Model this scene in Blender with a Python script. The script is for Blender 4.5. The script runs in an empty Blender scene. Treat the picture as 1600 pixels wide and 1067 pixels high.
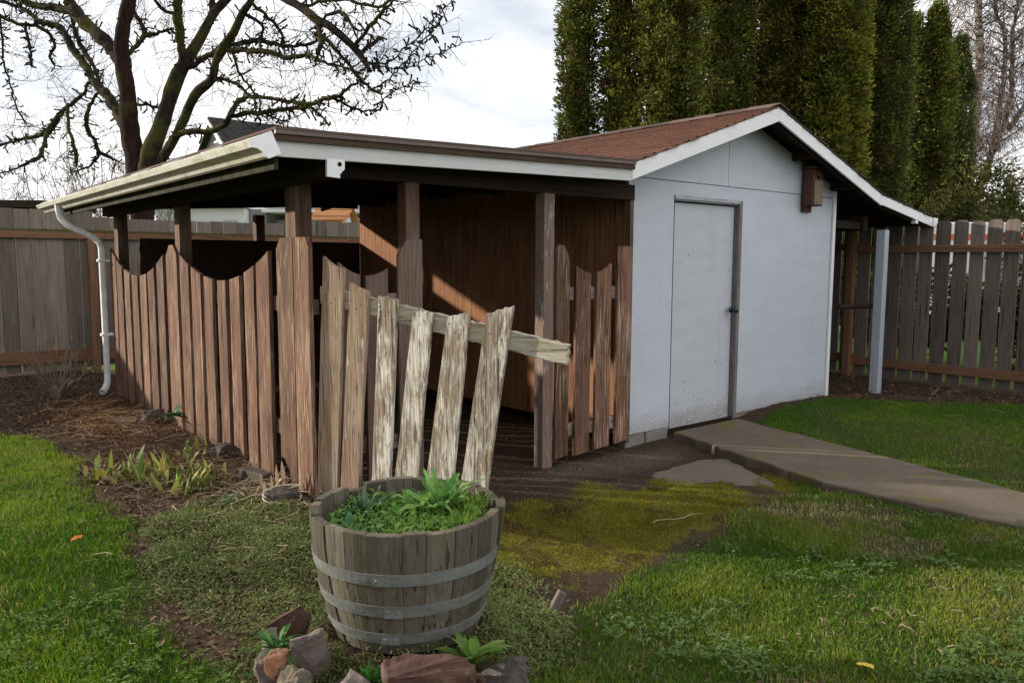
import bpy, bmesh, math, random
import numpy as np
from mathutils import Vector, Matrix
random.seed(11); RNG=np.random.default_rng(7)
SC=bpy.context.scene; COL=SC.collection
R=math.radians

# ------------------------------------------------------------ object helpers
def link(o,parent=None):
    COL.objects.link(o)
    if parent is not None:
        o.parent=parent
        if parent.type=='EMPTY': o.matrix_parent_inverse=Matrix.Translation(-parent.location)
    return o
def tag(o,label=None,cat=None,group=None,kind=None):
    if label: o['label']=label
    if cat: o['category']=cat
    if group: o['group']=group
    if kind: o['kind']=kind
    return o
def thing(name,label,cat,group=None,loc=(0,0,0)):
    o=bpy.data.objects.new(name,None); o.empty_display_size=.1; o.location=loc
    link(o); return tag(o,label,cat,group)

class MB:
    """collects boxes, boards, tubes into one mesh"""
    def __init__(s): s.v=[];s.f=[];s.g=[];s.r=[];s.m=[];s.cm=0
    def add(s,v,f,g,r=None):
        b=len(s.v); r=random.random() if r is None else r
        off=Vector((r*17.3,r*9.1,r*23.7))
        s.m+=[s.cm]*len(f); s.v+= [tuple(x) for x in v]; s.f+=[tuple(i+b for i in q) for q in f]
        s.g+=[tuple(Vector(x)+off) for x in g]; s.r+=[r]*len(v); return s
    def box(s,lo,hi,r=None,along=None):
        lo=Vector(lo);hi=Vector(hi)
        return s.obox(lo,Vector((hi.x-lo.x,0,0)),Vector((0,hi.y-lo.y,0)),Vector((0,0,hi.z-lo.z)),r,along)
    def obox(s,o,A,B,C,r=None,along=None):
        o=Vector(o);A=Vector(A);B=Vector(B);C=Vector(C)
        L=[A.length,B.length,C.length]
        k=L.index(max(L)) if along is None else along
        vs=[];gs=[]
        for c in (0,1):
            for b in (0,1):
                for a in (0,1):
                    vs.append(o+A*a+B*b+C*c); q=[a*L[0],b*L[1],c*L[2]]
                    l=q.pop(k); gs.append((q[0],q[1],l))
        fs=[(0,2,3,1),(4,5,7,6),(0,1,5,4),(2,6,7,3),(0,4,6,2),(1,3,7,5)]
        if A.cross(B).dot(C)<0: fs=[q[::-1] for q in fs]
        return s.add(vs,fs,gs,r)
    def prism(s,poly,o,U,V,N,th,r=None,grain='v'):
        """polygon (u,v) on the plane o+u*U+v*V, extruded th against N"""
        o=Vector(o);U=Vector(U);V=Vector(V);N=Vector(N)
        if sum(poly[i-1][0]*poly[i][1]-poly[i][0]*poly[i-1][1] for i in range(len(poly)))<0: poly=poly[::-1]
        if U.cross(V).dot(N)<0: poly=poly[::-1]
        n=len(poly);vs=[];gs=[]
        for d in (0,-th):
            for u,v in poly:
                vs.append(o+U*u+V*v+N*d); gs.append((u,d,v) if grain=='v' else (v,d,u))
        fs=[tuple(range(n)),tuple(range(2*n-1,n-1,-1))]
        for i in range(n):
            j=(i+1)%n; fs.append((i,i+n,j+n,j))
        return s.add(vs,fs,gs,r)
    def tube(s,pts,rad,n=8,r=None,cap=True):
        pts=[Vector(p) for p in pts]; m=len(pts)
        if not hasattr(rad,'__len__'): rad=[rad]*m
        t0=(pts[1]-pts[0]).normalized()
        up=Vector((0,0,1)) if abs(t0.z)<.9 else Vector((1,0,0))
        a=t0.cross(up).normalized(); vs=[];gs=[];l=0
        for i in range(m):
            t=(pts[min(i+1,m-1)]-pts[max(i-1,0)])
            if t.length<1e-9: t=t0
            t.normalize(); a=(a-t*a.dot(t)).normalized(); b=t.cross(a)
            if i: l+=(pts[i]-pts[i-1]).length
            for k in range(n):
                w=2*math.pi*k/n; d=a*math.cos(w)+b*math.sin(w)
                vs.append(pts[i]+d*rad[i]); gs.append((math.cos(w)*rad[i],math.sin(w)*rad[i],l))
        fs=[]
        for i in range(m-1):
            for k in range(n):
                k2=(k+1)%n; fs.append((i*n+k,i*n+k2,(i+1)*n+k2,(i+1)*n+k))
        if cap: fs.append(tuple(range(n-1,-1,-1))); fs.append(tuple(range((m-1)*n,m*n)))
        return s.add(vs,fs,gs,r)
    def lathe(s,prof,c,n=48,r=None,axis='z'):
        vs=[];gs=[]
        for (rr,z) in prof:
            for k in range(n):
                w=2*math.pi*k/n
                vs.append((c[0]+rr*math.cos(w),c[1]+rr*math.sin(w),c[2]+z)); gs.append((rr*w,0,z))
        m=len(prof); fs=[]
        for i in range(m-1):
            for k in range(n):
                k2=(k+1)%n; fs.append((i*n+k,i*n+k2,(i+1)*n+k2,(i+1)*n+k))
        return s.add(vs,fs,gs,r)
    def build(s,name,mat,parent=None,smooth=False,bevel=0,seg=1):
        me=bpy.data.meshes.new(name)
        me.from_pydata(s.v,[],s.f); me.update()
        a=me.attributes.new('gco','FLOAT_VECTOR','POINT'); a.data.foreach_set('vector',np.array(s.g,dtype=np.float32).ravel())
        a=me.attributes.new('rnd','FLOAT','POINT'); a.data.foreach_set('value',np.array(s.r,dtype=np.float32))
        if smooth: me.polygons.foreach_set('use_smooth',[True]*len(me.polygons))
        for q in (mat if isinstance(mat,(list,tuple)) else [mat]): me.materials.append(q)
        if any(s.m): me.polygons.foreach_set('material_index',s.m)
        o=bpy.data.objects.new(name,me); link(o,parent)
        if bevel:
            m=o.modifiers.new('edge','BEVEL'); m.width=bevel; m.segments=seg; m.limit_method='ANGLE'; m.angle_limit=R(40)
        return o

def npmesh(name,V,loops,sizes,mat,parent=None,col=None,rnd=None,smooth=False):
    """mesh from numpy arrays: V (n,3), flat loop indices, loops per face"""
    me=bpy.data.meshes.new(name)
    me.vertices.add(len(V)); me.vertices.foreach_set('co',np.ascontiguousarray(V,dtype=np.float32).ravel())
    me.loops.add(len(loops)); me.loops.foreach_set('vertex_index',np.ascontiguousarray(loops,dtype=np.int32))
    st=np.concatenate([[0],np.cumsum(sizes)[:-1]]).astype(np.int32)
    me.polygons.add(len(sizes)); me.polygons.foreach_set('loop_start',st)
    me.update(calc_edges=True); me.validate()
    if col is not None:
        a=me.attributes.new('col','FLOAT_COLOR','POINT')
        c=np.ones((len(V),4),dtype=np.float32); c[:,:3]=col; a.data.foreach_set('color',c.ravel())
    if rnd is not None:
        a=me.attributes.new('rnd','FLOAT','POINT'); a.data.foreach_set('value',rnd.astype(np.float32))
    if smooth: me.polygons.foreach_set('use_smooth',np.ones(len(sizes),dtype=bool))
    me.materials.append(mat)
    o=bpy.data.objects.new(name,me); link(o,parent); return o

# ------------------------------------------------------------ numpy noise
def vnoise(x,y,seed=0):
    xi=np.floor(x).astype(np.int64);yi=np.floor(y).astype(np.int64);fx=x-xi;fy=y-yi
    fx=fx*fx*(3-2*fx);fy=fy*fy*(3-2*fy)
    def h(a,b):
        n=(a*374761393+b*668265263+seed*982451653)&0xFFFFFFFF
        n=((n^(n>>13))*1274126177)&0xFFFFFFFF
        return ((n^(n>>16))&0xFFFF)/65535.0
    return (h(xi,yi)*(1-fx)+h(xi+1,yi)*fx)*(1-fy)+(h(xi,yi+1)*(1-fx)+h(xi+1,yi+1)*fx)*fy
def fbm(x,y,seed=0,o=4):
    x=np.asarray(x,float);y=np.asarray(y,float)
    s=0;a=.5;t=0
    for i in range(o): s=s+a*vnoise(x*2**i+i*7.7,y*2**i-i*3.1,seed+i); t+=a; a*=.5
    return s/t
def sst(a,b,x):
    t=np.clip((np.asarray(x,float)-a)/(b-a),0,1); return t*t*(3-2*t)

# ------------------------------------------------------------ material helpers
def newmat(name,rough=.8,spec=.2):
    m=bpy.data.materials.new(name); m.use_nodes=True; nt=m.node_tree
    b=nt.nodes['Principled BSDF']; b.inputs['Roughness'].default_value=rough
    b.inputs['Specular IOR Level'].default_value=spec
    return m,nt,b
def nd(nt,typ,ins=None,out=0,**pr):
    n=nt.nodes.new(typ)
    for k,v in pr.items(): setattr(n,k,v)
    for k,v in (ins or {}).items():
        s=n.inputs[k]
        if isinstance(v,bpy.types.NodeSocket): nt.links.new(v,s)
        else:
            if isinstance(v,(tuple,list)) and len(v)==3 and s.type=='RGBA': v=(*v,1)
            s.default_value=v
    return n.outputs[out]
def attr(nt,name,out='Vector'):
    n=nt.nodes.new('ShaderNodeAttribute'); n.attribute_name=name; return n.outputs[out]
def mp(nt,vec,scale,loc=(0,0,0)):
    return nd(nt,'ShaderNodeMapping',{'Vector':vec,'Scale':scale,'Location':loc})
def noise(nt,vec,scale=1,detail=4,rough=.55,dist=0):
    return nd(nt,'ShaderNodeTexNoise',{'Vector':vec,'Scale':scale,'Detail':detail,'Roughness':rough,'Distortion':dist})
def ramp(nt,fac,stops):
    n=nt.nodes.new('ShaderNodeValToRGB'); e=n.color_ramp.elements
    while len(e)<len(stops): e.new(.5)
    for i,(p,c) in enumerate(stops):
        e[i].position=p; e[i].color=(*c,1) if not isinstance(c,(int,float)) else (c,c,c,1)
    nt.links.new(fac,n.inputs[0]); return n.outputs[0]
def mix(nt,f,a,b,mode='MIX'):
    n=nt.nodes.new('ShaderNodeMix'); n.data_type='RGBA'; n.blend_type=mode
    for s,v in ((n.inputs[0],f),(n.inputs[6],a),(n.inputs[7],b)):
        if isinstance(v,bpy.types.NodeSocket): nt.links.new(v,s)
        else: s.default_value=v if not isinstance(v,(tuple,list)) else (*v,1)
    return n.outputs[2]
def ma(nt,op,a,b=0,clamp=False):
    n=nt.nodes.new('ShaderNodeMath'); n.operation=op; n.use_clamp=clamp
    for s,v in ((n.inputs[0],a),(n.inputs[1],b)):
        if isinstance(v,bpy.types.NodeSocket): nt.links.new(v,s)
        else: s.default_value=v
    return n.outputs[0]
def mr(nt,v,a,b,c=0,d=1):
    n=nt.nodes.new('ShaderNodeMapRange'); nt.links.new(v,n.inputs[0])
    for i,x in enumerate((a,b,c,d)): n.inputs[i+1].default_value=x
    return n.outputs[0]
def bump(nt,b,h,dist=.003,strength=1):
    o=nd(nt,'ShaderNodeBump',{'Height':h,'Distance':dist,'Strength':strength}); nt.links.new(o,b.inputs['Normal'])
def setc(nt,b,c): nt.links.new(c,b.inputs['Base Color'])

def wood(name,c1,c2,c3,patch=.5,var=(.75,1.25),paint=None,pamt=(.45,.6),bd=.003,rough=.85,moss=None,mamt=(.6,.75),gs=1.0,scr=None,samt=(.60,.68),crk=(.30,.36)):
    """long grain along gco.z; c1 dark grain, c2 light grain, c3 patches; paint = flaking paint colour"""
    m,nt,b=newmat(name,rough,.15)
    g=attr(nt,'gco'); rn=attr(nt,'rnd','Fac')
    warp=noise(nt,mp(nt,g,(5*gs,5*gs,1.3)),1,2)
    w3=nd(nt,'ShaderNodeVectorMath',{0:g,1:nd(nt,'ShaderNodeVectorMath',{0:nd(nt,'ShaderNodeCombineXYZ',{'X':warp,'Y':warp}),1:(.055,.055,0)},operation='MULTIPLY')},operation='ADD')
    n1=noise(nt,mp(nt,w3,(55*gs,55*gs,2.2)),1,5,.6)
    n2=noise(nt,mp(nt,w3,(170*gs,170*gs,6)),1,3,.6)
    gr=ma(nt,'ADD',ma(nt,'MULTIPLY',n1,.65),ma(nt,'MULTIPLY',n2,.35))
    c=ramp(nt,gr,[(.32,c1),(.62,c2)])
    pn=noise(nt,mp(nt,g,(9,9,2.0)),1,4,.6)
    c=mix(nt,ramp(nt,pn,[(.4,0.0),(.68,patch)]),c,c3)
    # cracks
    cr=noise(nt,mp(nt,w3,(80*gs,80*gs,1.6),(3,1,7)),1,2,.5)
    crm=ramp(nt,cr,[(crk[0],1.0),(crk[1],0.0)])
    c=mix(nt,ma(nt,'MULTIPLY',crm,.75),c,(c1[0]*.35,c1[1]*.35,c1[2]*.35))
    h=ma(nt,'SUBTRACT',gr,ma(nt,'MULTIPLY',crm,.7))
    if scr is not None:
        s1=noise(nt,mp(nt,w3,(95,95,3.4),(8,2,4)),1,4,.62)
        s2=noise(nt,mp(nt,g,(7,7,2.4),(6,1,3)),1,3,.5)
        c=mix(nt,ramp(nt,ma(nt,'ADD',ma(nt,'MULTIPLY',s1,.7),ma(nt,'MULTIPLY',s2,.3)),[(samt[0]-.06,0.0),(samt[1]-.06,.85)]),c,scr)
    if paint is not None:
        p1=noise(nt,mp(nt,w3,(75,75,9)),1,7,.72)
        p2=noise(nt,mp(nt,g,(9,9,4),(5,5,5)),1,3,.5)
        pm=ma(nt,'ADD',ma(nt,'MULTIPLY',p1,.6),ma(nt,'MULTIPLY',p2,.4))
        pmask=ramp(nt,pm,[(pamt[0],0.0),(pamt[1],1.0)])
        c=mix(nt,pmask,c,paint); h=ma(nt,'ADD',h,ma(nt,'MULTIPLY',pmask,.4))
    if moss is not None:
        mo=noise(nt,mp(nt,g,(14,14,5),(1,8,2)),1,5,.65)
        c=mix(nt,ramp(nt,mo,[(mamt[0],0.0),(mamt[1],.8)]),c,moss)
    c=mix(nt,1.0,c,ramp(nt,rn,[(0,var[0]),(1,var[1])]),'MULTIPLY')
    setc(nt,b,c); bump(nt,b,h,bd,.9); return m
def painted(name,c,rough=.6,grain=.15,dirt=None,dz=None,bd=.001):
    """paint over board grain with faint streaks; optional grime"""
    m,nt,b=newmat(name,rough,.3)
    g=attr(nt,'gco')
    n1=noise(nt,mp(nt,g,(60,60,3)),1,4,.6); n2=noise(nt,mp(nt,g,(4,4,2)),1,4,.6)
    cc=mix(nt,mr(nt,n1,.3,.7),tuple(x*(1-grain) for x in c),c)
    cc=mix(nt,ramp(nt,n2,[(.5,0.0),(.8,.35)]),cc,tuple(x*.72 for x in c))
    if dirt is not None:
        d=noise(nt,mp(nt,g,(22,22,6),(2,3,9)),1,5,.65)
        cc=mix(nt,ramp(nt,d,[dz[0:2][0],dz[0:2][1]]) if dz else ramp(nt,d,[(.5,0.0),(.72,.8)]),cc,dirt)
    setc(nt,b,cc); bump(nt,b,n1,bd,.6); return m
def plain(name,c,rough=.7,spec=.3,nsc=0,nv=.25,metal=0,bd=0,bsc=60):
    m,nt,b=newmat(name,rough,spec); b.inputs['Metallic'].default_value=metal
    if nsc:
        tc=nd(nt,'ShaderNodeTexCoord',out=3)
        n=noise(nt,tc,nsc,5,.6)
        setc(nt,b,mix(nt,mr(nt,n,.3,.7),tuple(x*(1-nv) for x in c),tuple(min(1,x*(1+nv)) for x in c)))
        if bd: bump(nt,b,noise(nt,tc,bsc,4,.6),bd,.8)
    else: b.inputs['Base Color'].default_value=(*c,1)
    return m
def leafmat(name,rough=.55,trans=.25,spec=.25):
    """colour from the vertex attribute 'col', thin leaf with light passing through"""
    m,nt,b=newmat(name,rough,spec)
    c=attr(nt,'col','Color'); setc(nt,b,c)
    t=nd(nt,'ShaderNodeBsdfTranslucent',{'Color':c})
    mx=nd(nt,'ShaderNodeMixShader',{0:trans,1:b.outputs[0],2:t})
    nt.links.new(mx,nt.nodes['Material Output'].inputs['Surface']); return m

M={}
M['picket']=wood('brown_picket_wood',(.036,.018,.013),(.155,.080,.050),(.215,.130,.088),.6,(.66,1.25),bd=.006,crk=(.31,.37),scr=(.37,.265,.195),moss=(.09,.085,.035),mamt=(.66,.82))
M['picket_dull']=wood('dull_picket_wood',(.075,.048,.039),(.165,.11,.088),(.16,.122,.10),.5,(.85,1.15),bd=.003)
M['gate_bare']=wood('weathered_gate_wood',(.11,.066,.038),(.36,.245,.165),(.42,.34,.26),.7,(.9,1.1),paint=(.60,.55,.47),pamt=(.56,.68),bd=.009,moss=(.30,.25,.12),mamt=(.60,.75),crk=(.33,.39))
M['gate_paint']=wood('flaking_gate_wood',(.085,.060,.042),(.41,.345,.265),(.30,.20,.125),.75,(.88,1.1),paint=(.66,.62,.54),pamt=(.455,.545),bd=.010,moss=(.22,.19,.08),mamt=(.60,.74),crk=(.36,.41))
M['rail_old']=wood('rotten_rail_wood',(.10,.075,.05),(.55,.50,.40),(.60,.55,.42),.6,(.95,1.05),paint=(.72,.68,.58),pamt=(.5,.62),bd=.010,moss=(.24,.20,.07),mamt=(.55,.7))
M['post']=wood('brown_post_wood',(.045,.026,.017),(.125,.070,.045),(.22,.16,.12),.6,(.85,1.15),paint=(.42,.38,.34),pamt=(.66,.74),bd=.003)
M['post_grey']=wood('grey_peeled_post_wood',(.09,.07,.06),(.26,.20,.17),(.20,.12,.09),.7,(.9,1.1),paint=(.55,.52,.50),pamt=(.55,.64),bd=.003)
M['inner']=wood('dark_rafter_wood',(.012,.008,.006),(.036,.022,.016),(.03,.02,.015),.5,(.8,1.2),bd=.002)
M['ply']=wood('stained_plywood',(.105,.046,.024),(.265,.125,.060),(.30,.16,.085),.5,(.95,1.05),bd=.0015,gs=.45)
M['fence']=wood('grey_fence_wood',(.115,.093,.075),(.225,.188,.155),(.155,.125,.10),.6,(.70,1.25),bd=.002,moss=(.09,.10,.04),mamt=(.66,.82),gs=.7)
M['rail_new']=wood('orange_rail_wood',(.12,.058,.032),(.235,.12,.068),(.17,.11,.07),.5,(.85,1.15),bd=.002,gs=.7)
M['rail_mossy']=wood('mossy_rail_wood',(.16,.065,.028),(.32,.15,.07),(.22,.13,.07),.5,(.9,1.1),bd=.002,gs=.7)
M['white']=painted('white_trim_paint',(.78,.79,.80),.5,.08)
M['white_dirty']=painted('grimy_white_paint',(.56,.57,.56),.6,.10,dirt=(.30,.30,.25),dz=[(.55,0.0),(.8,.6)])
M['fence_dark']=wood('dark_grey_fence_wood',(.095,.075,.064),(.200,.165,.145),(.135,.108,.09),.6,(.72,1.25),bd=.002,gs=.7)
M['mossboard']=plain('mossy_fascia_paint',(.028,.028,.013),.9,.1,11,.85,0,.003,60)
M['greypaint']=painted('blue_grey_post_paint',(.40,.44,.50),.6,.2)
M['frame_dark']=painted('worn_jamb_paint',(.20,.18,.18),.7,.35,dirt=(.09,.07,.06))

M['trim_grey']=painted('grey_trim_paint',(.42,.44,.48),.6,.15,dirt=(.12,.10,.09),dz=[(.5,0.0),(.75,.7)])
M['door_paint']=None
M['nail']=plain('rusty_nail',(.035,.018,.012),.7,.3)

# ------------------------------------------------------------ special materials
def m_siding(name='shed_wall_paint',tint=(1,1,1),chip=.755):
    m,nt,b=newmat(name,.55,.3)
    tc=nd(nt,'ShaderNodeTexCoord',out=3)
    sep=nt.nodes.new('ShaderNodeSeparateXYZ'); nt.links.new(tc,sep.inputs[0]); z=sep.outputs[2]
    n1=noise(nt,mp(nt,tc,(2.2,2.2,9)),1,5,.6); n2=noise(nt,mp(nt,tc,(.9,.9,.7)),1,4,.5)
    c=mix(nt,mr(nt,n1,.3,.7),(.45,.485,.545),(.515,.55,.61))
    c=mix(nt,ramp(nt,n2,[(.42,0.0),(.7,.35)]),c,(.42,.455,.51))
    st=noise(nt,mp(nt,tc,(16,16,1.0)),1,3,.5)       # faint runs of weather
    c=mix(nt,ramp(nt,st,[(.58,0.0),(.75,.22)]),c,(.32,.335,.35))
    low=mr(nt,z,.0,.42,1,0)
    d=noise(nt,mp(nt,tc,(75,75,75)),1,3,.6)
    spl=ramp(nt,ma(nt,'ADD',d,ma(nt,'MULTIPLY',low,.22)),[(.74,0.0),(.79,1.0)])
    c=mix(nt,ma(nt,'MULTIPLY',spl,.8),c,(.14,.10,.075))
    rub=ramp(nt,ma(nt,'ADD',n1,ma(nt,'MULTIPLY',mr(nt,z,0,.25,1,0),.35)),[(.62,0.0),(.95,.6)])
    c=mix(nt,rub,c,(.27,.235,.205))
    ch=noise(nt,mp(nt,tc,(38,38,26),(4,4,4)),1,2,.5)
    chm=ramp(nt,ch,[(chip,0.0),(chip+.015,1.0)]); c=mix(nt,chm,c,(.22,.20,.19))
    c=mix(nt,1.0,c,tint,'MULTIPLY')
    setc(nt,b,c)
    bb=noise(nt,mp(nt,tc,(5,5,160)),1,3,.6)
    bump(nt,b,ma(nt,'ADD',bb,ma(nt,'MULTIPLY',n1,.6)),.0012,.7); return m
M['siding']=m_siding()
M['door_paint']=m_siding('door_paint',(.97,.955,.93),.715)
def m_shingle(name,c1,c2,moss):
    m,nt,b=newmat(name,.95,.1)
    tc=nd(nt,'ShaderNodeTexCoord',out=3); rn=attr(nt,'rnd','Fac')
    n=noise(nt,tc,260,3,.7); n2=noise(nt,tc,3,4,.6)
    c=mix(nt,mr(nt,n,.3,.7),c1,c2)
    c=mix(nt,1.0,c,ramp(nt,rn,[(0,.42),(.15,.74),(1,1.22)]),'MULTIPLY')
    c=mix(nt,ramp(nt,n2,[(.52,0.0),(.75,.5)]),c,moss)
    setc(nt,b,c); bump(nt,b,n,.003,.8); return m
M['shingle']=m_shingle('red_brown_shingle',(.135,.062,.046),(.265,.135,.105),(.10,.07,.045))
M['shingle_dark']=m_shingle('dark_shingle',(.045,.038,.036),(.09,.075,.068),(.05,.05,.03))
M['rolled']=m_shingle('brown_roof_edge',(.085,.055,.048),(.16,.115,.105),(.07,.055,.045))
M['edge_wood']=wood('dark_roof_edge_board',(.035,.022,.018),(.10,.06,.045),(.07,.06,.03),.5,(.9,1.1),bd=.002)
M['drip']=plain('brown_drip_metal',(.115,.078,.070),.5,.4,18,.25)
def m_gutter():
    m,nt,b=newmat('gutter_enamel',.38,.5)
    tc=nd(nt,'ShaderNodeTexCoord',out=3)
    n=noise(nt,mp(nt,tc,(9,.9,9)),1,5,.6); n2=noise(nt,mp(nt,tc,(25,5,25)),1,4,.6)
    c=mix(nt,mr(nt,n,.35,.7),(.74,.74,.68),(.60,.60,.50))
    c=mix(nt,ramp(nt,n2,[(.48,0.0),(.72,.6)]),c,(.30,.30,.18)); dr_=noise(nt,mp(nt,tc,(3,26,3)),1,4,.6); c=mix(nt,ramp(nt,dr_,[(.54,0.0),(.70,.45)]),c,(.24,.23,.13)); setc(nt,b,c); return m
M['gutter']=m_gutter()
M['white_metal']=plain('white_enamel',(.80,.80,.82),.35,.5,14,.06)
M['downspout']=plain('downspout_enamel',(.66,.67,.66),.4,.5,9,.22)
def m_conc(name,c1,c2,moss,amt):
    m,nt,b=newmat(name,.95,.1)
    tc=nd(nt,'ShaderNodeTexCoord',out=3)
    a=noise(nt,tc,2.2,6,.65); f=noise(nt,tc,120,3,.7); sp=noise(nt,tc,95,3,.6)
    c=mix(nt,mr(nt,a,.3,.72),c1,c2); c=mix(nt,ma(nt,'MULTIPLY',mr(nt,f,.35,.70),.85),c,tuple(x*.55 for x in c1))
    c=mix(nt,ramp(nt,sp,[(.62,0.0),(.70,.6)]),c,(.28,.245,.20))
    ms=noise(nt,tc,2.6,5,.6); c=mix(nt,ramp(nt,ms,[(amt,0.0),(amt+.12,.75)]),c,moss)
    setc(nt,b,c); bump(nt,b,ma(nt,'ADD',f,ma(nt,'MULTIPLY',sp,.5)),.004,.7); return m
M['concrete']=m_conc('path_concrete',(.118,.092,.071),(.195,.157,.122),(.13,.115,.03),.55)
M['pad']=m_conc('pad_concrete',(.15,.125,.10),(.235,.20,.162),(.13,.115,.03),.57)
M['footing']=m_conc('footing_concrete',(.20,.185,.165),(.30,.28,.25),(.12,.11,.04),.66)
M['black']=plain('black_knob',(.012,.012,.013),.3,.5)
M['hole_shade']=plain('opening_shade',(.006,.005,.005),.9,.1)  # near-black colour standing in for the shade inside gaps and holes

# ------------------------------------------------------------ shed
RIDGE=1.585
def zt(x):                       # top of the roof deck along the shed
    if x<=-.32: return 2.084+(x+3.045)/2.725*.061
    if x<=RIDGE: return 2.145+(x+.32)*.337
    if x<=3.6: return 2.787-(x-RIDGE)*.321
    return 2.140-(x-3.6)*.150
W=3.2; DEEP=4.38
shed=thing('garden_shed','white painted garden shed with low gable roof and plain door','shed',loc=(1.6,2.2,0))
shed_children=[]
def S(o): shed_children.append(o); return o

# front siding: left strip, over-door strip, right sheet, gable
dx0,dx1,dz=.579,1.500,1.950
HS=2.098
mb=MB()
def pl(poly,r=None,y=0,th=.02): mb.prism(poly,(0,y,0),(1,0,0),(0,0,1),(0,-1,0),th,r)
g=.003
pl([(0,0),(dx0-.012,0),(dx0-.012,dz),(0,dz)])
pl([(0,dz+.0005),(W,dz+.0005),(W,HS-g),(0,HS-g)])
pl([(dx1+.001,0),(W,0),(W,dz),(dx1+.001,dz)])
xs=1.32
pl([(0,HS+g),(xs-g,HS+g),(xs-g,zt(xs)-.06),(0,zt(0)-.06)],y=-.004)
pl([(xs+g,HS+g),(W,HS+g),(W,zt(W)-.06),(RIDGE,zt(RIDGE)-.06),(xs+g,zt(xs)-.06)],y=-.004)
S(mb.build('front_wall',M['siding'],shed))
mb=MB(); mb.box((.01,.021,.02),(W-.01,.03,HS+.02)); mb.box((.2,.021,HS),(W-.1,.028,HS+.1))
mb.v=[v for v in mb.v]
# backing split around the doorway
mb=MB()
mb.box((.01,.024,.01),(dx0-.02,.05,2.2)); mb.box((dx1+.02,.024,.01),(W-.01,.05,2.2)); mb.box((dx0-.018,.024,dz+.02),(dx1+.018,.05,2.2))
S(mb.build('wall_framing',M['inner'],shed))
# side and rear walls
mb=MB()
ys=[.02,1.22,2.44,3.66,DEEP]
for i in range(4): mb.box((-.012,ys[i]+.002,.02),(.010,ys[i+1]-.002,zt(0)-.075),along=2)
S(mb.build('plywood_side_wall',M['ply'],shed))
mb=MB(); mb.prism([(.02,0),(W-.02,0),(W-.02,zt(W)-.08),(RIDGE,zt(RIDGE)-.08),(.02,zt(0)-.08)],(0,DEEP,0),(1,0,0),(0,0,1),(0,1,0),.02)
S(mb.build('rear_wall',M['siding'],shed))
mb=MB(); mb.box((W-.02,.021,0),(W-.001,DEEP-.025,zt(W)-.08)); S(mb.build('painted_side_wall',M['siding'],shed))
mb=MB(); mb.box((W-.03,-.022,-.02),(W+.022,-.002,zt(W)-.10)); mb.box((W+.001,.0,-.02),(W+.021,.07,zt(W)-.10))
S(mb.build('corner_trim',M['white'],shed,bevel=.002))
# door + frame
mb=MB()
mb.prism([(dx0+.016,-.035),(dx1-.005,-.035),(dx1-.005,dz-.022),(dx0+.016,dz-.022)],(0,.045,0),(1,0,0),(0,0,1),(0,-1,0),.035)
door=S(mb.build('door',M['door_paint'],shed,bevel=.003))
mb=MB()
mb.lathe([(.0001,0),(.030,0),(.030,.008),(.014,.014),(.013,.032),(.024,.038),(.031,.05),(.030,.064),(.018,.074),(.0001,.076)],(0,0,0),24)
kn=mb.build('door_knob',M['black'],door,smooth=True)
kn.matrix_parent_inverse=Matrix(); kn.location=(1.435,.010,.985); kn.rotation_euler=(R(90),0,0)
mb=MB(); mb.box((dx1+.0005,-.012,-.03),(dx1+.045,.0,dz+.03)); mb.box((dx1,.0,-.03),(dx1+.018,.10,dz))
S(mb.build('door_jamb',M['frame_dark'],shed,bevel=.002))
mb=MB(); mb.box((dx0-.012,-.016,dz+.001),(dx1+.0,-.001,dz+.034)); mb.box((dx0-.0,.002,dz-.010),(dx1,.10,dz))
S(mb.build('door_head_casing',M['trim_grey'],shed,bevel=.002))
mb=MB(); mb.box((dx0-.0115,.0015,-.01),(dx0-.0005,.022,dz-.001)); mb.box((dx0+.016,.06,dz-.0215),(dx1-.001,.09,dz-.0105)); S(mb.build('door_gap_shade',M['hole_shade'],shed))  # solid dark strips stand in for the shade beside and above the door
mb=MB(); mb.box((dx0+.01,.03,-.09),(dx1,.20,-.045)); S(mb.build('threshold',M['inner'],shed))
# footing blocks
for x0,x1,y0 in ((.03,.27,.01),(.275,.56,.0),(1.53,1.93,.012),(2.86,3.12,.02)):
    mb=MB(); mb.box((x0,y0,-.22),(x1,y0+.2,-.006)); S(mb.build('footing_block',M['footing'],shed,bevel=.008))
mb=MB(); mb.box((.03,.14,-.2),(W-.05,.24,-.008)); S(mb.build('skid',M['inner'],shed))
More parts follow.
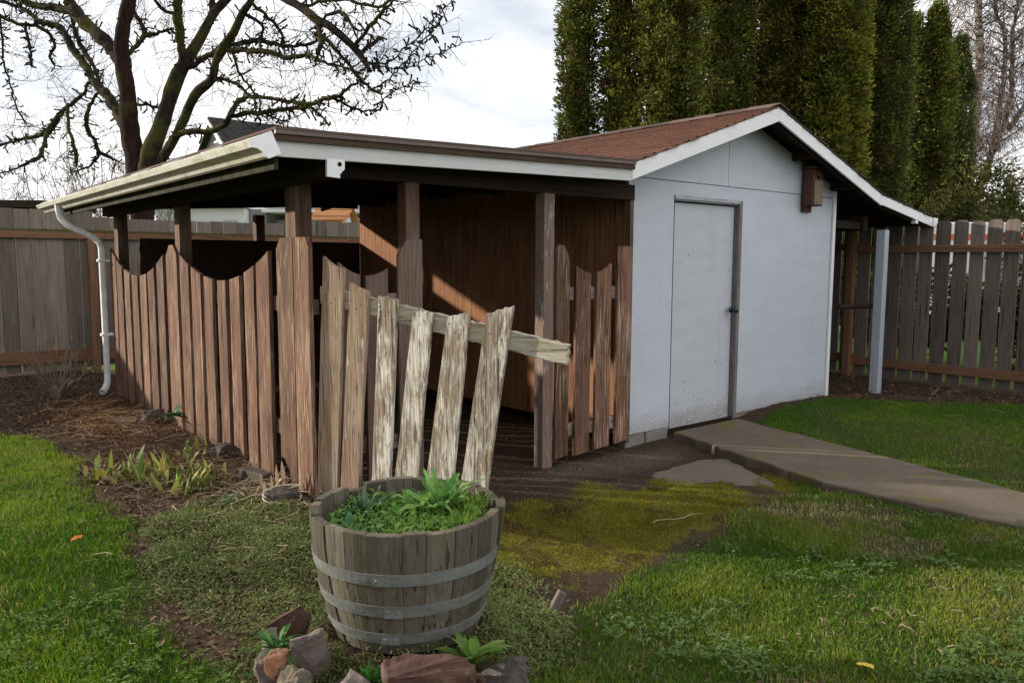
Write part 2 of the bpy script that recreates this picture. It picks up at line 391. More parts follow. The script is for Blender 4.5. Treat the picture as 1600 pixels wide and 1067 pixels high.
# roof deck, shingles
YF,YB=-.315,4.95
def slab(mb,x0,x1,lo,hi,y0=YF,y1=YB,zz=zt,r=None):
    mb.prism([(x0,zz(x0)+lo),(x1,zz(x1)+lo),(x1,zz(x1)+hi),(x0,zz(x0)+hi)],(0,y0,0),(1,0,0),(0,0,1),(0,-1,0),-(y0-y1)*1.0,r,'u')
mb=MB()
slab(mb,-.318,RIDGE-.001,-.028,0,YF+.02); slab(mb,RIDGE,3.6-.0005,-.028,0,YF+.02); slab(mb,3.6,4.87,-.028,0,YF+.02)
S(mb.build('roof_sheathing',M['inner'],shed))
def courses(mb,x0,x1,tab=.30,exp=.138,th=.012):
    n=int(round(abs(x1-x0)*1.054/exp)); dx=(x1-x0)/n
    for i in range(n):
        rc_=random.uniform(.25,.75)
        a=x0+dx*i; bb=x0+dx*(i+1)+dx*.25
        y=YF-.012-(i%2)*tab*.5
        while y<YB:
            ya=max(y,YF-.018+random.uniform(-.012,.006)); yb=min(y+tab-.005,YB+.01)
            if yb-ya>.03:
                za=zt(min(max(a,-.32),4.87)) if x0>=-.33 else zt(a); zb=zt(min(max(bb,-.32),4.87))
                j=random.uniform(0,.003); ux=(bb-a)/abs(bb-a)*.020; uz=(zb-za)/abs(bb-a)*.020
                mb.obox((a-ux*.12,ya,za+.0045+th+j),(ux,0,uz),(0,yb-ya,0),(0,0,-th*.9),0.0,1)  # dark strip on each butt edge, the course shadow put into the colour
                mb.obox((a,ya,za+.004+th+j),(bb-a,0,zb-za-th-.001-j),(0,yb-ya,0),(0,0,-(th)*.9),min(1,max(.16,rc_+random.uniform(-.28,.28))),0)
            y+=tab
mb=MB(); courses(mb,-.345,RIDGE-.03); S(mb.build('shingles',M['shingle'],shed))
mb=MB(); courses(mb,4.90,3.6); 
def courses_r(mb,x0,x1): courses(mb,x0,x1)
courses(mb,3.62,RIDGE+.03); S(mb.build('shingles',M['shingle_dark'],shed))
mb=MB()
y=YF-.02
while y<YB:
    for sx in (-1,1):
        zz=zt(RIDGE)+.034
        sl=.337 if sx<0 else .321
        mb.obox((RIDGE,y,zz),(sx*.14,0,-.14*sl),(0,min(.30,YB-y),.005),(0,0,-.01),None,0)
    y+=.295
S(mb.build('ridge_cap',M['rolled'],shed))
# bargeboards
def barge(x0,x1,z0a,z0b,h,y=-.30,th=.02,cut=0):
    mb=MB(); mb.prism([(x0,z0a-h),(x1,z0b-h),(x1,z0b),(x0,z0a)],(0,y-.02,0),(1,0,0),(0,0,1),(0,-1,0),th,None,'u')
    return S(mb.build('bargeboard',M['white'],shed,bevel=.002))
barge(-.319,RIDGE+.02,zt(-.32)-.004,zt(RIDGE)-.001,.120)
barge(RIDGE+.022,3.598,zt(RIDGE)-.010,zt(3.6)-.006,.112)
barge(3.60,4.88,zt(3.6)-.006,zt(4.88)-.004,.100)
mb=MB(); mb.box((4.881,-.33,zt(4.88)-.105),(4.99,-.30,zt(4.88)-.002)); S(mb.build('eave_end_board',M['white'],shed,bevel=.003))
mb=MB(); mb.box((4.885,-.30,zt(4.88)-.09),(4.90,YB,zt(4.88)-.02)); S(mb.build('eave_fascia',M['inner'],shed))
# rafters under the overhang and lookouts
mb=MB()
for y0 in (-.275,1.2,2.4,3.6,4.8):
    for a,b in ((-.30,RIDGE-.02),(RIDGE+.02,3.59),(3.61,4.80)):
        mb=MB(); mb.prism([(a,zt(a)-.125),(b,zt(b)-.125),(b,zt(b)-.03),(a,zt(a)-.03)],(0,y0,0),(1,0,0),(0,0,1),(0,-1,0),.038,None,'u'); S(mb.build('rafter',M['inner'],shed))
for x in (2.35,3.1): mb=MB(); mb.box((x,-.27,zt(x)-.13),(x+.04,-.006,zt(x)-.04),along=1); S(mb.build('lookout',M['inner'],shed))
# right lean-to: beam, post, rail
mb=MB(); mb.box((3.77,-.05,1.775),(3.87,4.7,1.93)); mb.box((W+.03,-.02,1.79),(3.765,.02,1.87)); S(mb.build('lean_to_beam',M['inner'],shed,bevel=.003))
mb=MB(); mb.box((4.44,-.315,1.865),(4.505,-.262,1.985)); S(mb.build('beam_end_block',M['white'],shed,bevel=.003))
mb=MB(); mb.box((3.755,-.30,-.06),(3.85,-.205,1.775)); S(mb.build('lean_to_post',M['greypaint'],shed,bevel=.004))
mb=MB(); mb.tube([(W+.02,-.1,.955),(3.80,-.17,.955)],.028,10); S(mb.build('side_rail',M['inner'],shed))

# birdhouse hung on the front wall
bh=thing('birdhouse','small brown wooden birdhouse hung under the right eave of the shed','birdhouse',loc=(2.6,0,1.95))
BW=wood('birdhouse_wood',(.06,.028,.022),(.13,.062,.048),(.10,.05,.04),.5,(.95,1.05),bd=.002)
BF=wood('birdhouse_front_wood',(.12,.085,.06),(.24,.18,.135),(.20,.14,.10),.5,(.95,1.05),bd=.002)
mb=MB(); mb.box((2.545,-.034,1.925),(2.70,-.012,2.42)); bh_b=[mb.build('back_board',BW,bh)]
mb=MB(); mb.box((2.525,-.135,1.985),(2.725,-.036,2.34)); bh_b.append(mb.build('box',BW,bh,bevel=.004))
mb=MB(); mb.box((2.545,-.149,1.995),(2.705,-.137,2.235)); bh_b.append(mb.build('front_panel',BF,bh,bevel=.002))
mb=MB(); mb.prism([(2.505,2.345),(2.745,2.345),(2.745,2.365),(2.505,2.365)],(0,-.17,0),(1,0,0),(0,0,1),(0,-1,0),.155); bh_b.append(mb.build('roof',BW,bh,bevel=.003))
mb=MB(); mb.tube([(2.625,-.14,2.262),(2.625,-.128,2.262)],.017,16); bh_b.append(mb.build('entrance_hole',M['hole_shade'],bh))

# ------------------------------------------------------------ left lean-to shelter
lean=thing('lean_to_shelter','open brown lean-to with flat roof, white fascia and posts, joined to the shed','shelter',loc=(-1.4,2.2,0))
lc=[]
def L(o): lc.append(o); return o
XL=-3.05
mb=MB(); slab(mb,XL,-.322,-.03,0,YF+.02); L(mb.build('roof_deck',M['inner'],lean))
mb=MB(); slab(mb,XL-.012,-.30,.003,.016,YF-.035); L(mb.build('roofing',M['rolled'],lean))
mb=MB(); slab(mb,XL-.012,-.305,-.020,.0025,YF-.034,YF-.012); L(mb.build('drip_edge',M['drip'],lean,bevel=.002))
mb=MB(); slab(mb,XL-.008,-.31,-.052,-.0205,YF-.024,YF-.005); L(mb.build('roof_edge_strip',M['edge_wood'],lean))
def zf(x): return 2.060+(x+3.045)/2.725*.046
mb=MB(); mb.prism([(XL+.005,zf(XL)-.108),(-.3205,zf(-.32)-.092),(-.3205,zf(-.32)+.024),(XL+.005,zf(XL)+.010)],(0,-.318,0),(1,0,0),(0,0,1),(0,-1,0),.02,None,'u')
L(mb.build('front_fascia',M['white_dirty'],lean,bevel=.002))
mb=MB(); mb.box((-3.052,-.296,1.888),(-3.03,5.25,2.055)); L(mb.build('eave_fascia',M['mossboard'],lean,bevel=.002))
RB=lambda x:1.967+.061*(x+2.0)
mb=MB(); mb.prism([(-3.018,RB(-3.018)+.04),(-.02,RB(-.02)+.035),(-.02,zt(-.32)-.032),(-3.018,zt(-3.018)-.032)],(0,4.95,0),(1,0,0),(0,0,1),(0,-1,0),.02,None,'u'); L(mb.build('rear_fascia',M['inner'],lean))
mb=MB()
for y0 in (.25,.95,1.65,2.35,3.05,3.75,4.4):
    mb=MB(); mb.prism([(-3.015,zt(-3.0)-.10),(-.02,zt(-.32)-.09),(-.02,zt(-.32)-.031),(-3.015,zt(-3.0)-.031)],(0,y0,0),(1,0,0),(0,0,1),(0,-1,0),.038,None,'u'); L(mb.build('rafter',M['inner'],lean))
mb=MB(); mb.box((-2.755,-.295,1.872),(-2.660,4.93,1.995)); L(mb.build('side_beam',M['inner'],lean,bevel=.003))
mb=MB(); mb.prism([(-2.765,1.870),(-2.687,1.866),(-2.690,1.885),(-2.672,1.905),(-2.66,1.915),(-2.658,1.968),(-2.765,1.968)],(0,-.3185,0),(1,0,0),(0,0,1),(0,-1,0),.02)
e=L(mb.build('beam_end_plate',M['white'],lean,bevel=.001))
mb=MB(); mb.tube([(-2.690,-.3195,1.941),(-2.690,-.316,1.941)],.0125,14); mb.build('bolt_hole',M['hole_shade'],e)
mb=MB(); mb.box((-2.64,-.085,1.90),(-.02,-.035,2.02)); L(mb.build('front_beam',M['inner'],lean,bevel=.003))
mb=MB(); mb.prism([(-2.64,RB(-2.64)),(-.02,RB(-.02)),(-.02,zt(-.32)-.031),(-2.64,zt(-2.64)-.031)],(0,4.42,0),(1,0,0),(0,0,1),(0,-1,0),.05,None,'u'); L(mb.build('rear_beam',M['inner'],lean,bevel=.003))
for nm,lo,hi,mt in (('corner',(-2.655,.345,-.05),(-2.545,.50,1.985),M['post']),('mid',(-2.655,2.66,-.05),(-2.555,2.79,1.985),M['post']),
               ('rear',(-2.655,4.74,-.05),(-2.555,4.90,1.985),M['post']),('front',(-2.131,-.092,-.08),(-2.028,.008,1.90),M['post']),
               ('gate',(-1.005,-.118,-.16),(-.905,-.02,1.90),M['post_grey']),('back',(-1.3,4.40,-.05),(-1.2,4.50,1.93),M['post'])):
    mb=MB(); mb.box(lo,hi); L(mb.build('post',mt,lean,bevel=.004))
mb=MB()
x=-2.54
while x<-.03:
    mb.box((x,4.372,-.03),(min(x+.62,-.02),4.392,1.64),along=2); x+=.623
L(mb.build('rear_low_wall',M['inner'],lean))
# gutter, rolled outward on the sloping fascia
gy0,gy1=-.335,5.95
prof=[(0,0),(0,-.118),(-.070,-.118),(-.082,-.104),(-.088,-.075),(-.106,-.050),(-.126,-.040),(-.128,-.010),(-.128,0),(-.118,0),(-.118,-.008),(-.120,-.034),(-.101,-.044),(-.082,-.071),(-.076,-.098),(-.067,-.113),(-.004,-.113),(-.004,0)]
ca,sa=math.cos(R(-24)),math.sin(R(-24))
rot=lambda p:(p[0]*ca-(-p[1])*0+0,0)
def tip(p,a=R(24)):
    # rotate the profile so the front lip drops
    x,z=p; return (x*math.cos(a)-z*math.sin(a)*1.0, x*math.sin(a)+z*math.cos(a))
pr=[tip(p) for p in prof]
ox,oz=-3.085,2.072
mb=MB(); mb.prism([(ox+a,oz+b) for a,b in pr],(0,gy0,0),(1,0,0),(0,0,1),(0,-1,0),gy1-gy0,None,'u')
gut=L(mb.build('gutter',M['gutter'],lean))
capp=[tip(p) for p in [(.003,.002),(.003,-.121),(-.070,-.121),(-.085,-.106),(-.091,-.076),(-.108,-.053),(-.130,-.042),(-.131,.002)]]
for yy in (gy0-.012,gy1):
    mb=MB(); mb.prism([(ox+a,oz+b) for a,b in capp],(0,yy,0),(1,0,0),(0,0,1),(0,-1,0),.012); mb.build('gutter_end_cap',M['white_metal'],gut,bevel=.002)
for yy in np.arange(.35,5.8,.75):
    mb=MB(); a=tip((.0,.004));b=tip((-.130,.004)); mb.obox((ox+a[0],yy,oz+a[1]),(b[0]-a[0],0,b[1]-a[1]),(0,.022,0),(0,0,.004)); mb.build('gutter_hanger',M['white_metal'],gut)
def rtube(pts,a,b,name,mat,parent):
    """rectangular downpipe along points, ribbed"""
    mb=MB(); n=len(pts); vs=[];fs=[]
    P=[Vector(p) for p in pts]
    for i in range(n):
        t=(P[min(i+1,n-1)]-P[max(i-1,0)]).normalized()
        s=Vector((0,1,0)) if abs(t.y)<.9 else Vector((1,0,0))
        u=(s-t*s.dot(t)).normalized(); w=t.cross(u)
        q=[]
        for k in range(16):
            th=2*math.pi*k/16; cx,cy=math.cos(th),math.sin(th)
            e=.45
            x=a/2*math.copysign(abs(cx)**e,cx); y=b/2*math.copysign(abs(cy)**e,cy)
            rr=1-.05*(k%2)
            q.append(P[i]+u*x*rr+w*y*rr)
        vs+=q
    for i in range(n-1):
        for k in range(16):
            k2=(k+1)%16; fs.append((i*16+k,i*16+k2,(i+1)*16+k2,(i+1)*16+k))
    mb.add(vs,fs,vs); return mb.build(name,mat,parent,smooth=True)
mb=MB()
dp=[(-3.15,5.0,2.0),(-3.148,5.0,1.93),(-3.135,4.99,1.85),(-3.09,4.97,1.785),(-3.02,4.93,1.735),(-2.93,4.88,1.69),(-2.86,4.87,1.65),(-2.815,4.84,1.60),(-2.80,4.83,1.54),(-2.80,4.83,1.0),(-2.80,4.83,.5),(-2.80,4.83,.2),(-2.805,4.82,.13),(-2.83,4.79,.07),(-2.875,4.75,.03)]
ds=L(rtube(dp,.075,.06,'downspout',M['downspout'],lean))
for zz in (1.40,.62):
    mb=MB(); mb.box((-2.842,4.788,zz),(-2.73,4.872,zz+.025)); mb.build('pipe_strap',M['white_metal'],ds)

# ------------------------------------------------------------ picket fences
def top_arc(u0,u1,zfun,n=5): return [(u0+(u1-u0)*i/n,zfun(u0+(u1-u0)*i/n)) for i in range(n+1)]
side=thing('picket_fence','long run of brown pickets with scalloped tops below the white gutter','picket fence',loc=(-2.71,2.4,0))
sc_=[]
def sc1(y): return 1.272+.245*((y-1.52)/1.0)**2
def sc2(y): return 1.272+.245*((y-3.75)/.97)**2
runs=[(.006,.2205,'flat'),(.2315,.473,'flatL'),(.596,.806,1),(.839,1.012,1),(1.112,1.299,1),(1.379,1.553,1),(1.667,1.855,1),(1.924,2.141,1),(2.199,2.415,1),
      (2.505,2.80,'peak'),(2.889,3.092,2),(3.183,3.389,2),(3.453,3.662,2),(3.741,3.950,2),(4.022,4.219,2),(4.295,4.503,2),(4.557,4.77,2)]
for y0,y1,k in runs:
    zb=.0+random.uniform(-.03,.0)
    if k=='flat': topp=[(y0,1.49),(y0+.035,1.555),(y1,1.557)]
    elif k=='flatL': topp=[(y0,1.557),(y1-.06,1.557),(y1,1.49)]
    elif k=='peak': topp=[(y0,1.47),(y0+.09,1.545),(y1-.10,1.545),(y1,1.45)]
    else: topp=top_arc(y0,y1,sc1 if k==1 else sc2)
    tl=random.uniform(-.006,.006)
    poly=[(y0,zb),(y1,zb)]+[(a+tl*b,b) for a,b in topp[::-1]]
    if k=='flatL': poly=[(y0,.0),(y0+.10,.0),(y0+.115,.10),(y1-.05,.165),(y1,.165)]+topp[::-1]
    mb=MB(); xf=-2.732-random.uniform(0,.006); mb.prism(poly,(xf,0,0),(0,1,0),(0,0,1),(-1,0,0),.026)
    mb.cm=1
    for z in (.33,.365,1.125,1.165):
        for fy in (.25,.75):
            if random.random()<.7: yy=y0+(y1-y0)*fy+random.uniform(-.01,.01); mb.tube([(xf-.0012,yy,z),(xf+.004,yy,z)],random.uniform(.0035,.006),7)
    sc_.append(mb.build('picket',[M['picket'],M['nail']],side,bevel=.002))
for z in (.30,1.10):
    mb=MB(); mb.box((-2.704,.02,z),(-2.665,4.78,z+.09)); sc_.append(mb.build('rail',M['picket_dull'],side))

fp=thing('picket_fence','short shaded picket panel behind the broken gate, beside the corner post','picket panel',loc=(-2.35,-.12,0))
def sc3(x): return 1.330+.20*((x+2.415)/.30)**2
fc=[]
for x0,x1,k in ((-2.605,-2.468,3),(-2.428,-2.278,3),(-2.205,-2.030,'post')):
    topp=top_arc(x0,x1,sc3) if k==3 else [(x0,1.455),(x0+.06,1.545),(x1,1.553)]
    mb=MB(); mb.prism([(x0,-.05),(x1,-.05)]+topp[::-1],(0,-.120,0),(1,0,0),(0,0,1),(0,-1,0),.024)
    fc.append(mb.build('picket',M['picket_dull'],fp,bevel=.002))
for z in (.25,1.13):
    mb=MB(); mb.box((-2.595,-.095,z),(-2.136,-.057,z+.09)); fc.append(mb.build('rail',M['post_grey'],fp))
rp=thing('picket_fence','narrow brown picket panel nailed beside the white shed corner','picket panel',loc=(-.5,-.12,0))
def sc4(x): return 1.335+.20*((x+.53)/.33)**2
rc=[]
for x0,x1,k in ((-.902,-.772,'l'),(-.707,-.552,4),(-.492,-.330,4),(-.262,-.100,'r')):
    if k=='l': topp=[(x0,1.50),(x0+.02,1.54),(x0+.075,1.535),(x0+.10,1.49),(x1,1.435)]
    elif k=='r': topp=[(x0,1.538),(x1,1.541)]
    else: topp=top_arc(x0,x1,sc4)
    zb=random.uniform(-.035,.0) if k!='r' else 0.0
    mb=MB(); mb.prism([(x0,zb),(x1,zb+.01)]+topp[::-1],(0,-.142,0),(1,0,0),(0,0,1),(0,-1,0),.024)
    mb.cm=1
    for z in (.15,.19,1.17,1.21):
        for fx in (.28,.72):
            if random.random()<.8: mb.tube([(x0+(x1-x0)*fx,-.1432,z),(x0+(x1-x0)*fx,-.139,z)],random.uniform(.003,.005),7)
    rc.append(mb.build('picket',[M['picket'],M['nail']],rp,bevel=.002))
for z in (.12,1.14):
    mb=MB(); mb.box((-.90,-.117,z),(-.105,-.078,z+.095)); rc.append(mb.build('rail',M['post_grey'],rp))
mb=MB(); mb.box((-.06,-.075,-.04),(-.02,-.025,1.95)); rc.append(mb.build('jamb_post',M['post'],rp))

# broken gate leaning out
gate=thing('broken_gate','broken gate of six leaning peeling pickets on one rotten rail','gate',loc=(-2.3,-.6,0))
GD=Vector((.45,-.893,0)); GN=Vector((-.893,-.45,0)); GO=Vector((-2.63,-.14,0)); UP=Vector((0,0,1))
def rag(p,q,n,a):   # ragged broken end
    r=[]
    for i in range(n+1):
        t=i/n; r.append((p[0]+(q[0]-p[0])*t+(random.uniform(-.004,.004) if 0<i<n else 0),p[1]+(q[1]-p[1])*t+(random.uniform(-a,a) if 0<i<n else 0)))
    return r
def gb(tl,tr,br,bl,mat,n=1,a=0,arc=0,zdown=None,th=.026,off=0):
    tr=(tr[0]-.016,tr[1]); br=(br[0]-.016,br[1])
    if zdown is not None:
        f=lambda t,b:(b[0]+(b[0]-t[0])/(b[1]-t[1])*(zdown-b[1]),zdown)
        br=f(tr,br); bl=f(tl,bl)
    top=rag(tl,tr,n,a)
    if arc:
        top=[(p[0],p[1]-arc*math.sin(math.pi*i/n)) for i,p in enumerate(top)]
    # wavering long sides
    def sidept(p,q,m=7): return [(p[0]+(q[0]-p[0])*i/m+random.uniform(-.0022,.0022),p[1]+(q[1]-p[1])*i/m) for i in range(1,m)]
    poly=[bl,br]+sidept(br,tr)+top[::-1]+sidept(tl,bl)
    mb=MB(); mb.prism(poly,GO+GN*off,GD,UP,GN,th); mb.cm=1
    cs=(tl[0]+tr[0])/2; zr=1.225-.178*(cs+.02)
    for dx,dz_ in ((-.035,.02),(.03,-.01),(.0,-.03)):
        p=GO+GD*(cs+dx-.02)+UP*(zr+dz_-.02); mb.tube([p+GN*.0015,p-GN*.004],.005,7)
    return mb.build('picket',[mat,M['nail']],gate,bevel=.0025)
gb((-.096,1.445),(.063,1.369),(-.010,.048),(-.174,.019),M['gate_bare'],6,.003,.012,zdown=.03)
gb((.088,1.296),(.230,1.244),(.151,.202),(.0,.088),M['gate_bare'],6,.004,0,zdown=.04)
gb((.281,1.223),(.420,1.198),(.361,.207),(.222,.183),M['gate_paint'],12,.010,0,zdown=.06)
gb((.506,1.150),(.643,1.133),(.538,.235),(.382,.217),M['gate_paint'],14,.010,0,zdown=.07)
gb((.722,1.118),(.870,1.140),(.770,.254),(.588,.233),M['gate_paint'],14,.010,0,zdown=.06)
gb((.957,1.143),(1.126,1.188),(.977,.214),(.806,.236),M['gate_paint'],10,.007,0,zdown=.05)
mb=MB()
topr=rag((-.145,1.270),(1.410,.994),60,.005); botr=rag((-.145,1.168),(1.400,.888),60,.004)
mb.prism(botr+[(1.402,.91),(1.396,.93),(1.407,.95),(1.401,.97)]+topr[::-1],GO-GN*.032,GD,UP,GN,.040,None,'u'); mb.build('rail',M['rail_old'],gate,bevel=.003)

# ------------------------------------------------------------ ground
BC=(-3.27,-1.91)               # barrel centre
def height(x,y):
    x=np.asarray(x,float);y=np.asarray(y,float)
    h=-.085*sst(-2.75,-2.2,x)*(1-sst(1.2,2.2,x))*(1-.4*sst(-2.2,-3.2,y))
    h=h-.05*np.exp(-(((x+.1)/.55)**2+((y+.75)/.7)**2))
    h=h+.05*sst(1.9,3.0,x)*0
    d=np.hypot(x-BC[0],y-BC[1])
    h=h+.11*(1-sst(.28,.44,d))
    h=h+.045*np.exp(-(((x+3.2)/.28)**2+((y+.75)/.7)**2))          # ground-cover hummock
    h=h+(fbm(x*1.6,y*1.6,3,4)-.5)*.05+(fbm(x*9,y*9,5,3)-.5)*.016
    far=sst(12,40,np.hypot(x,y)); h=h*(1-far)-.02*far
    return h
def pr_right(y): return 1.49+.232*(np.asarray(y)+.125)
def pr_left(y): return np.interp(-np.asarray(y,float),[.06,1.2,1.65,2.2,2.82,5,7],[.57,.25,.13,.12,.16,-.10,-.55])
def masks(x,y):
    n=(fbm(x*1.7,y*1.7,21,4)-.5); n2=(fbm(x*6,y*6,31,3)-.5)
    xl=np.interp(y,[-2.6,-1.2,.1,1.4,2.6,3.2],[-3.95,-3.83,-3.76,-3.74,-3.72,-3.98])
    L=sst(-.08,.10,xl-x+n*.35+n2*.12)*sst(-.2,.2,3.35-y+n*.5)
    yr=np.interp(x,[-3.6,-3.05,-2.75,-2.5,-2.2,-1.5,-1.0,0,.4],[-2.55,-2.30,-2.17,-2.03,-1.92,-1.78,-1.72,-1.58,-1.50])
    Rr=sst(-.10,.10,yr-y+n*.30+n2*.10)*sst(-.04,.05,pr_left(y)+.10-x)
    ys=np.where(x<3.0,-.16,-.16-1.25*(x-3.0))
    Sd=sst(-.05,.12,ys-y+n*.35+n2*.1)*sst(-.02,.05,x-pr_right(y)+n2*.08)*sst(4.75,4.55,x)
    NB=np.maximum(np.maximum(sst(7.2,7.5,y),sst(5.1,5.4,x)),np.maximum(sst(-6.5,-7,x),sst(-5.5,-6,y)))
    grass=np.maximum(np.maximum(L,Rr),np.maximum(Sd,NB))
    ml=np.exp(-(((x+1.40)/1.1)**2+((y+1.22-.12*(x+1.3))/.56)**2)**2)
    m2=.8*np.exp(-(((x-.15)/.4)**2+((y+1.45)/.28)**2)**2)
    m3=.85*np.exp(-(((x+2.3)/.5)**2+((y+1.45)/.42)**2)**2)
    moss=np.clip(sst(.34,.62,np.maximum(np.maximum(ml,m2),m3)+n*1.2+n2*.9)-grass,0,1)
    gravel=np.exp(-(((x+.45)/.75)**2+((y+.32)/.22)**2)**2)*(1-moss)
    cover=sst(.35,.6,np.maximum(np.exp(-(((x+3.34)/.58)**2+((y+.85)/1.12)**2)**2),np.maximum(.85*np.exp(-((np.hypot(x-BC[0],y-BC[1])-.45)/.22)**4),.55*np.exp(-(((x+2.6)/.3)**2+((y+1.6)/.5)**2)**2)))+n*.6+n2*.4)*(1-grass)*sst(.27,.33,np.hypot(x-BC[0],y-BC[1]))
    return grass,moss,gravel,cover,L,Rr,Sd
def axis(lo,hi,st,far):
    a=list(np.arange(lo,hi+1e-6,st)); d=st; x=hi
    while x<far: d*=1.35; x+=d; a.append(x)
    d=st; x=lo
    while x>-far: d*=1.35; x-=d; a.insert(0,x)
    return np.array(a)
gx=axis(-5.6,5.3,.035,260); gy=axis(-4.6,7.3,.035,260)
X,Y=np.meshgrid(gx,gy); Z=height(X,Y)
# the slab and the pad push the soil down where they lie
inpath=(X>pr_left(Y)-.02)&(X<pr_right(Y)+.02)&(Y<-.03)&(Y>-7); Z=np.where(inpath,np.minimum(Z,-.07),Z)
nx,ny=len(gx),len(gy)
idx=np.arange(nx*ny).reshape(ny,nx)
q=np.stack([idx[:-1,:-1],idx[:-1,1:],idx[1:,1:],idx[1:,:-1]],-1).reshape(-1)
def m_ground():
    m,nt,b=newmat('garden_soil',.95,.1)
    tc=nd(nt,'ShaderNodeTexCoord',out=3)
    A=lambda n: attr(nt,n,'Fac')
    f=noise(nt,tc,45,5,.7); f2=noise(nt,tc,4,5,.6); f3=noise(nt,tc,160,3,.7)
    soil=mix(nt,mr(nt,f,.3,.7),(.030,.019,.013),(.080,.052,.035))
    soil=mix(nt,ramp(nt,f2,[(.45,0.0),(.7,.6)]),soil,(.062,.038,.026))
    soil=mix(nt,ramp(nt,f3,[(.60,0.0),(.70,.5)]),soil,(.14,.11,.08))
    gv=mix(nt,mr(nt,f3,.3,.7),(.06,.05,.042),(.17,.145,.12))
    soil=mix(nt,ma(nt,'MULTIPLY',A('gravel'),.7),soil,gv)
    mo=mix(nt,mr(nt,f,.32,.68),(.072,.058,.010),(.165,.142,.022))
    mo=mix(nt,ramp(nt,noise(nt,tc,9,4,.6),[(.5,0.0),(.72,.75)]),mo,(.085,.055,.025))
    c=mix(nt,A('moss'),soil,mo)
    cv=mix(nt,mr(nt,f,.3,.7),(.050,.042,.018),(.10,.092,.035)); c=mix(nt,ma(nt,'MULTIPLY',A('cover'),.8),c,cv)
    gr=mix(nt,mr(nt,f,.3,.7),(.028,.036,.010),(.060,.078,.020)); gr=mix(nt,A('yard'),gr,(.10,.20,.022)); c=mix(nt,ma(nt,'MULTIPLY',A('grass'),.85),c,gr)
    setc(nt,b,c); bump(nt,b,ma(nt,'ADD',f,ma(nt,'MULTIPLY',f3,.5)),.02,.8); return m
gm=npmesh('ground',np.stack([X,Y,Z],-1).reshape(-1,3),q,np.full(len(q)//4,4),m_ground(),smooth=True)
mk=masks(X.ravel(),Y.ravel())
for nm,a in list(zip(('grass','moss','gravel','cover'),mk))+[('yard',np.maximum(sst(7.2,7.5,Y.ravel()),sst(5.0,5.2,X.ravel())))]:
    at=gm.data.attributes.new(nm,'FLOAT','POINT'); at.data.foreach_set('value',a.astype(np.float32))
tag(gm,kind='structure')

# concrete path and the low pad beside it
def slabmesh(name,outline,top,thick,mat,sub=.10):
    bm=bmesh.new(); vs=[bm.verts.new((x,y,top)) for x,y in outline]; f=bm.faces.new(vs)
    r=bmesh.ops.extrude_face_region(bm,geom=[f])
    bmesh.ops.translate(bm,verts=[v for v in r['geom'] if isinstance(v,bmesh.types.BMVert)],vec=(0,0,-thick))
    bmesh.ops.recalc_face_normals(bm,faces=bm.faces)
    me=bpy.data.meshes.new(name); bm.to_mesh(me); bm.free(); me.materials.append(mat)
    o=bpy.data.objects.new(name,me); link(o)
    m=o.modifiers.new('edge','BEVEL'); m.width=.014; m.segments=3; m.limit_method='ANGLE'; m.angle_limit=R(50)
    tag(o,kind='structure'); return o
ysamp=list(np.linspace(-.055,-7,70))
lft=[(float(pr_left(y))+.014*random.uniform(-1,1),y) for y in ysamp]; rgt=[(float(pr_right(y))+.010*random.uniform(-1,1),y) for y in ysamp]
slabmesh('path',lft+rgt[::-1],-.034,.20,M['concrete'])
padq=[(-.60,-.74),(-.36,-.64),(.16,-.60),(.40,-.72),(.20,-1.10),(.02,-1.48),(-.22,-1.40),(-.46,-1.12)]
padp=[]
for i_ in range(len(padq)):
    a_,b_=padq[i_],padq[(i_+1)%len(padq)]
    for k_ in range(7):
        t_=k_/7; padp.append((a_[0]*(1-t_)+b_[0]*t_+random.uniform(-.014,.014),a_[1]*(1-t_)+b_[1]*t_+random.uniform(-.014,.014)))
slabmesh('concrete_pad',padp,-.108,.12,M['pad'])

# ------------------------------------------------------------ blades, leaves, chips (numpy)
def blades(name,x,y,z,h,w,lean,col,mat,parent=None,bend=.5):
    """curved grass blades: 5 vertices, a quad and a triangle each"""
    n=len(x); th=RNG.uniform(0,2*np.pi,n); ld=RNG.uniform(0,2*np.pi,n)
    cx,sx=np.cos(th)*w*.5,np.sin(th)*w*.5
    lx,ly=np.cos(ld)*lean*h,np.sin(ld)*lean*h
    V=np.empty((n,5,3))
    V[:,0]=np.stack([x-cx,y-sx,z],-1); V[:,1]=np.stack([x+cx,y+sx,z],-1)
    mx,my,mz=x+lx*bend*.5,y+ly*bend*.5,z+h*.58
    V[:,2]=np.stack([mx+cx*.75,my+sx*.75,mz],-1); V[:,3]=np.stack([mx-cx*.75,my-sx*.75,mz],-1)
    V[:,4]=np.stack([x+lx,y+ly,z+h*np.sqrt(np.clip(1-(lean*.75)**2,.15,1))],-1)
    b=np.arange(n)*5
    loops=np.stack([b,b+1,b+2,b+3,b+3,b+2,b+4],-1).reshape(-1)
    sizes=np.tile([4,3],n)
    return npmesh(name,V.reshape(-1,3),loops,sizes,mat,parent,col=np.repeat(col,5,0))
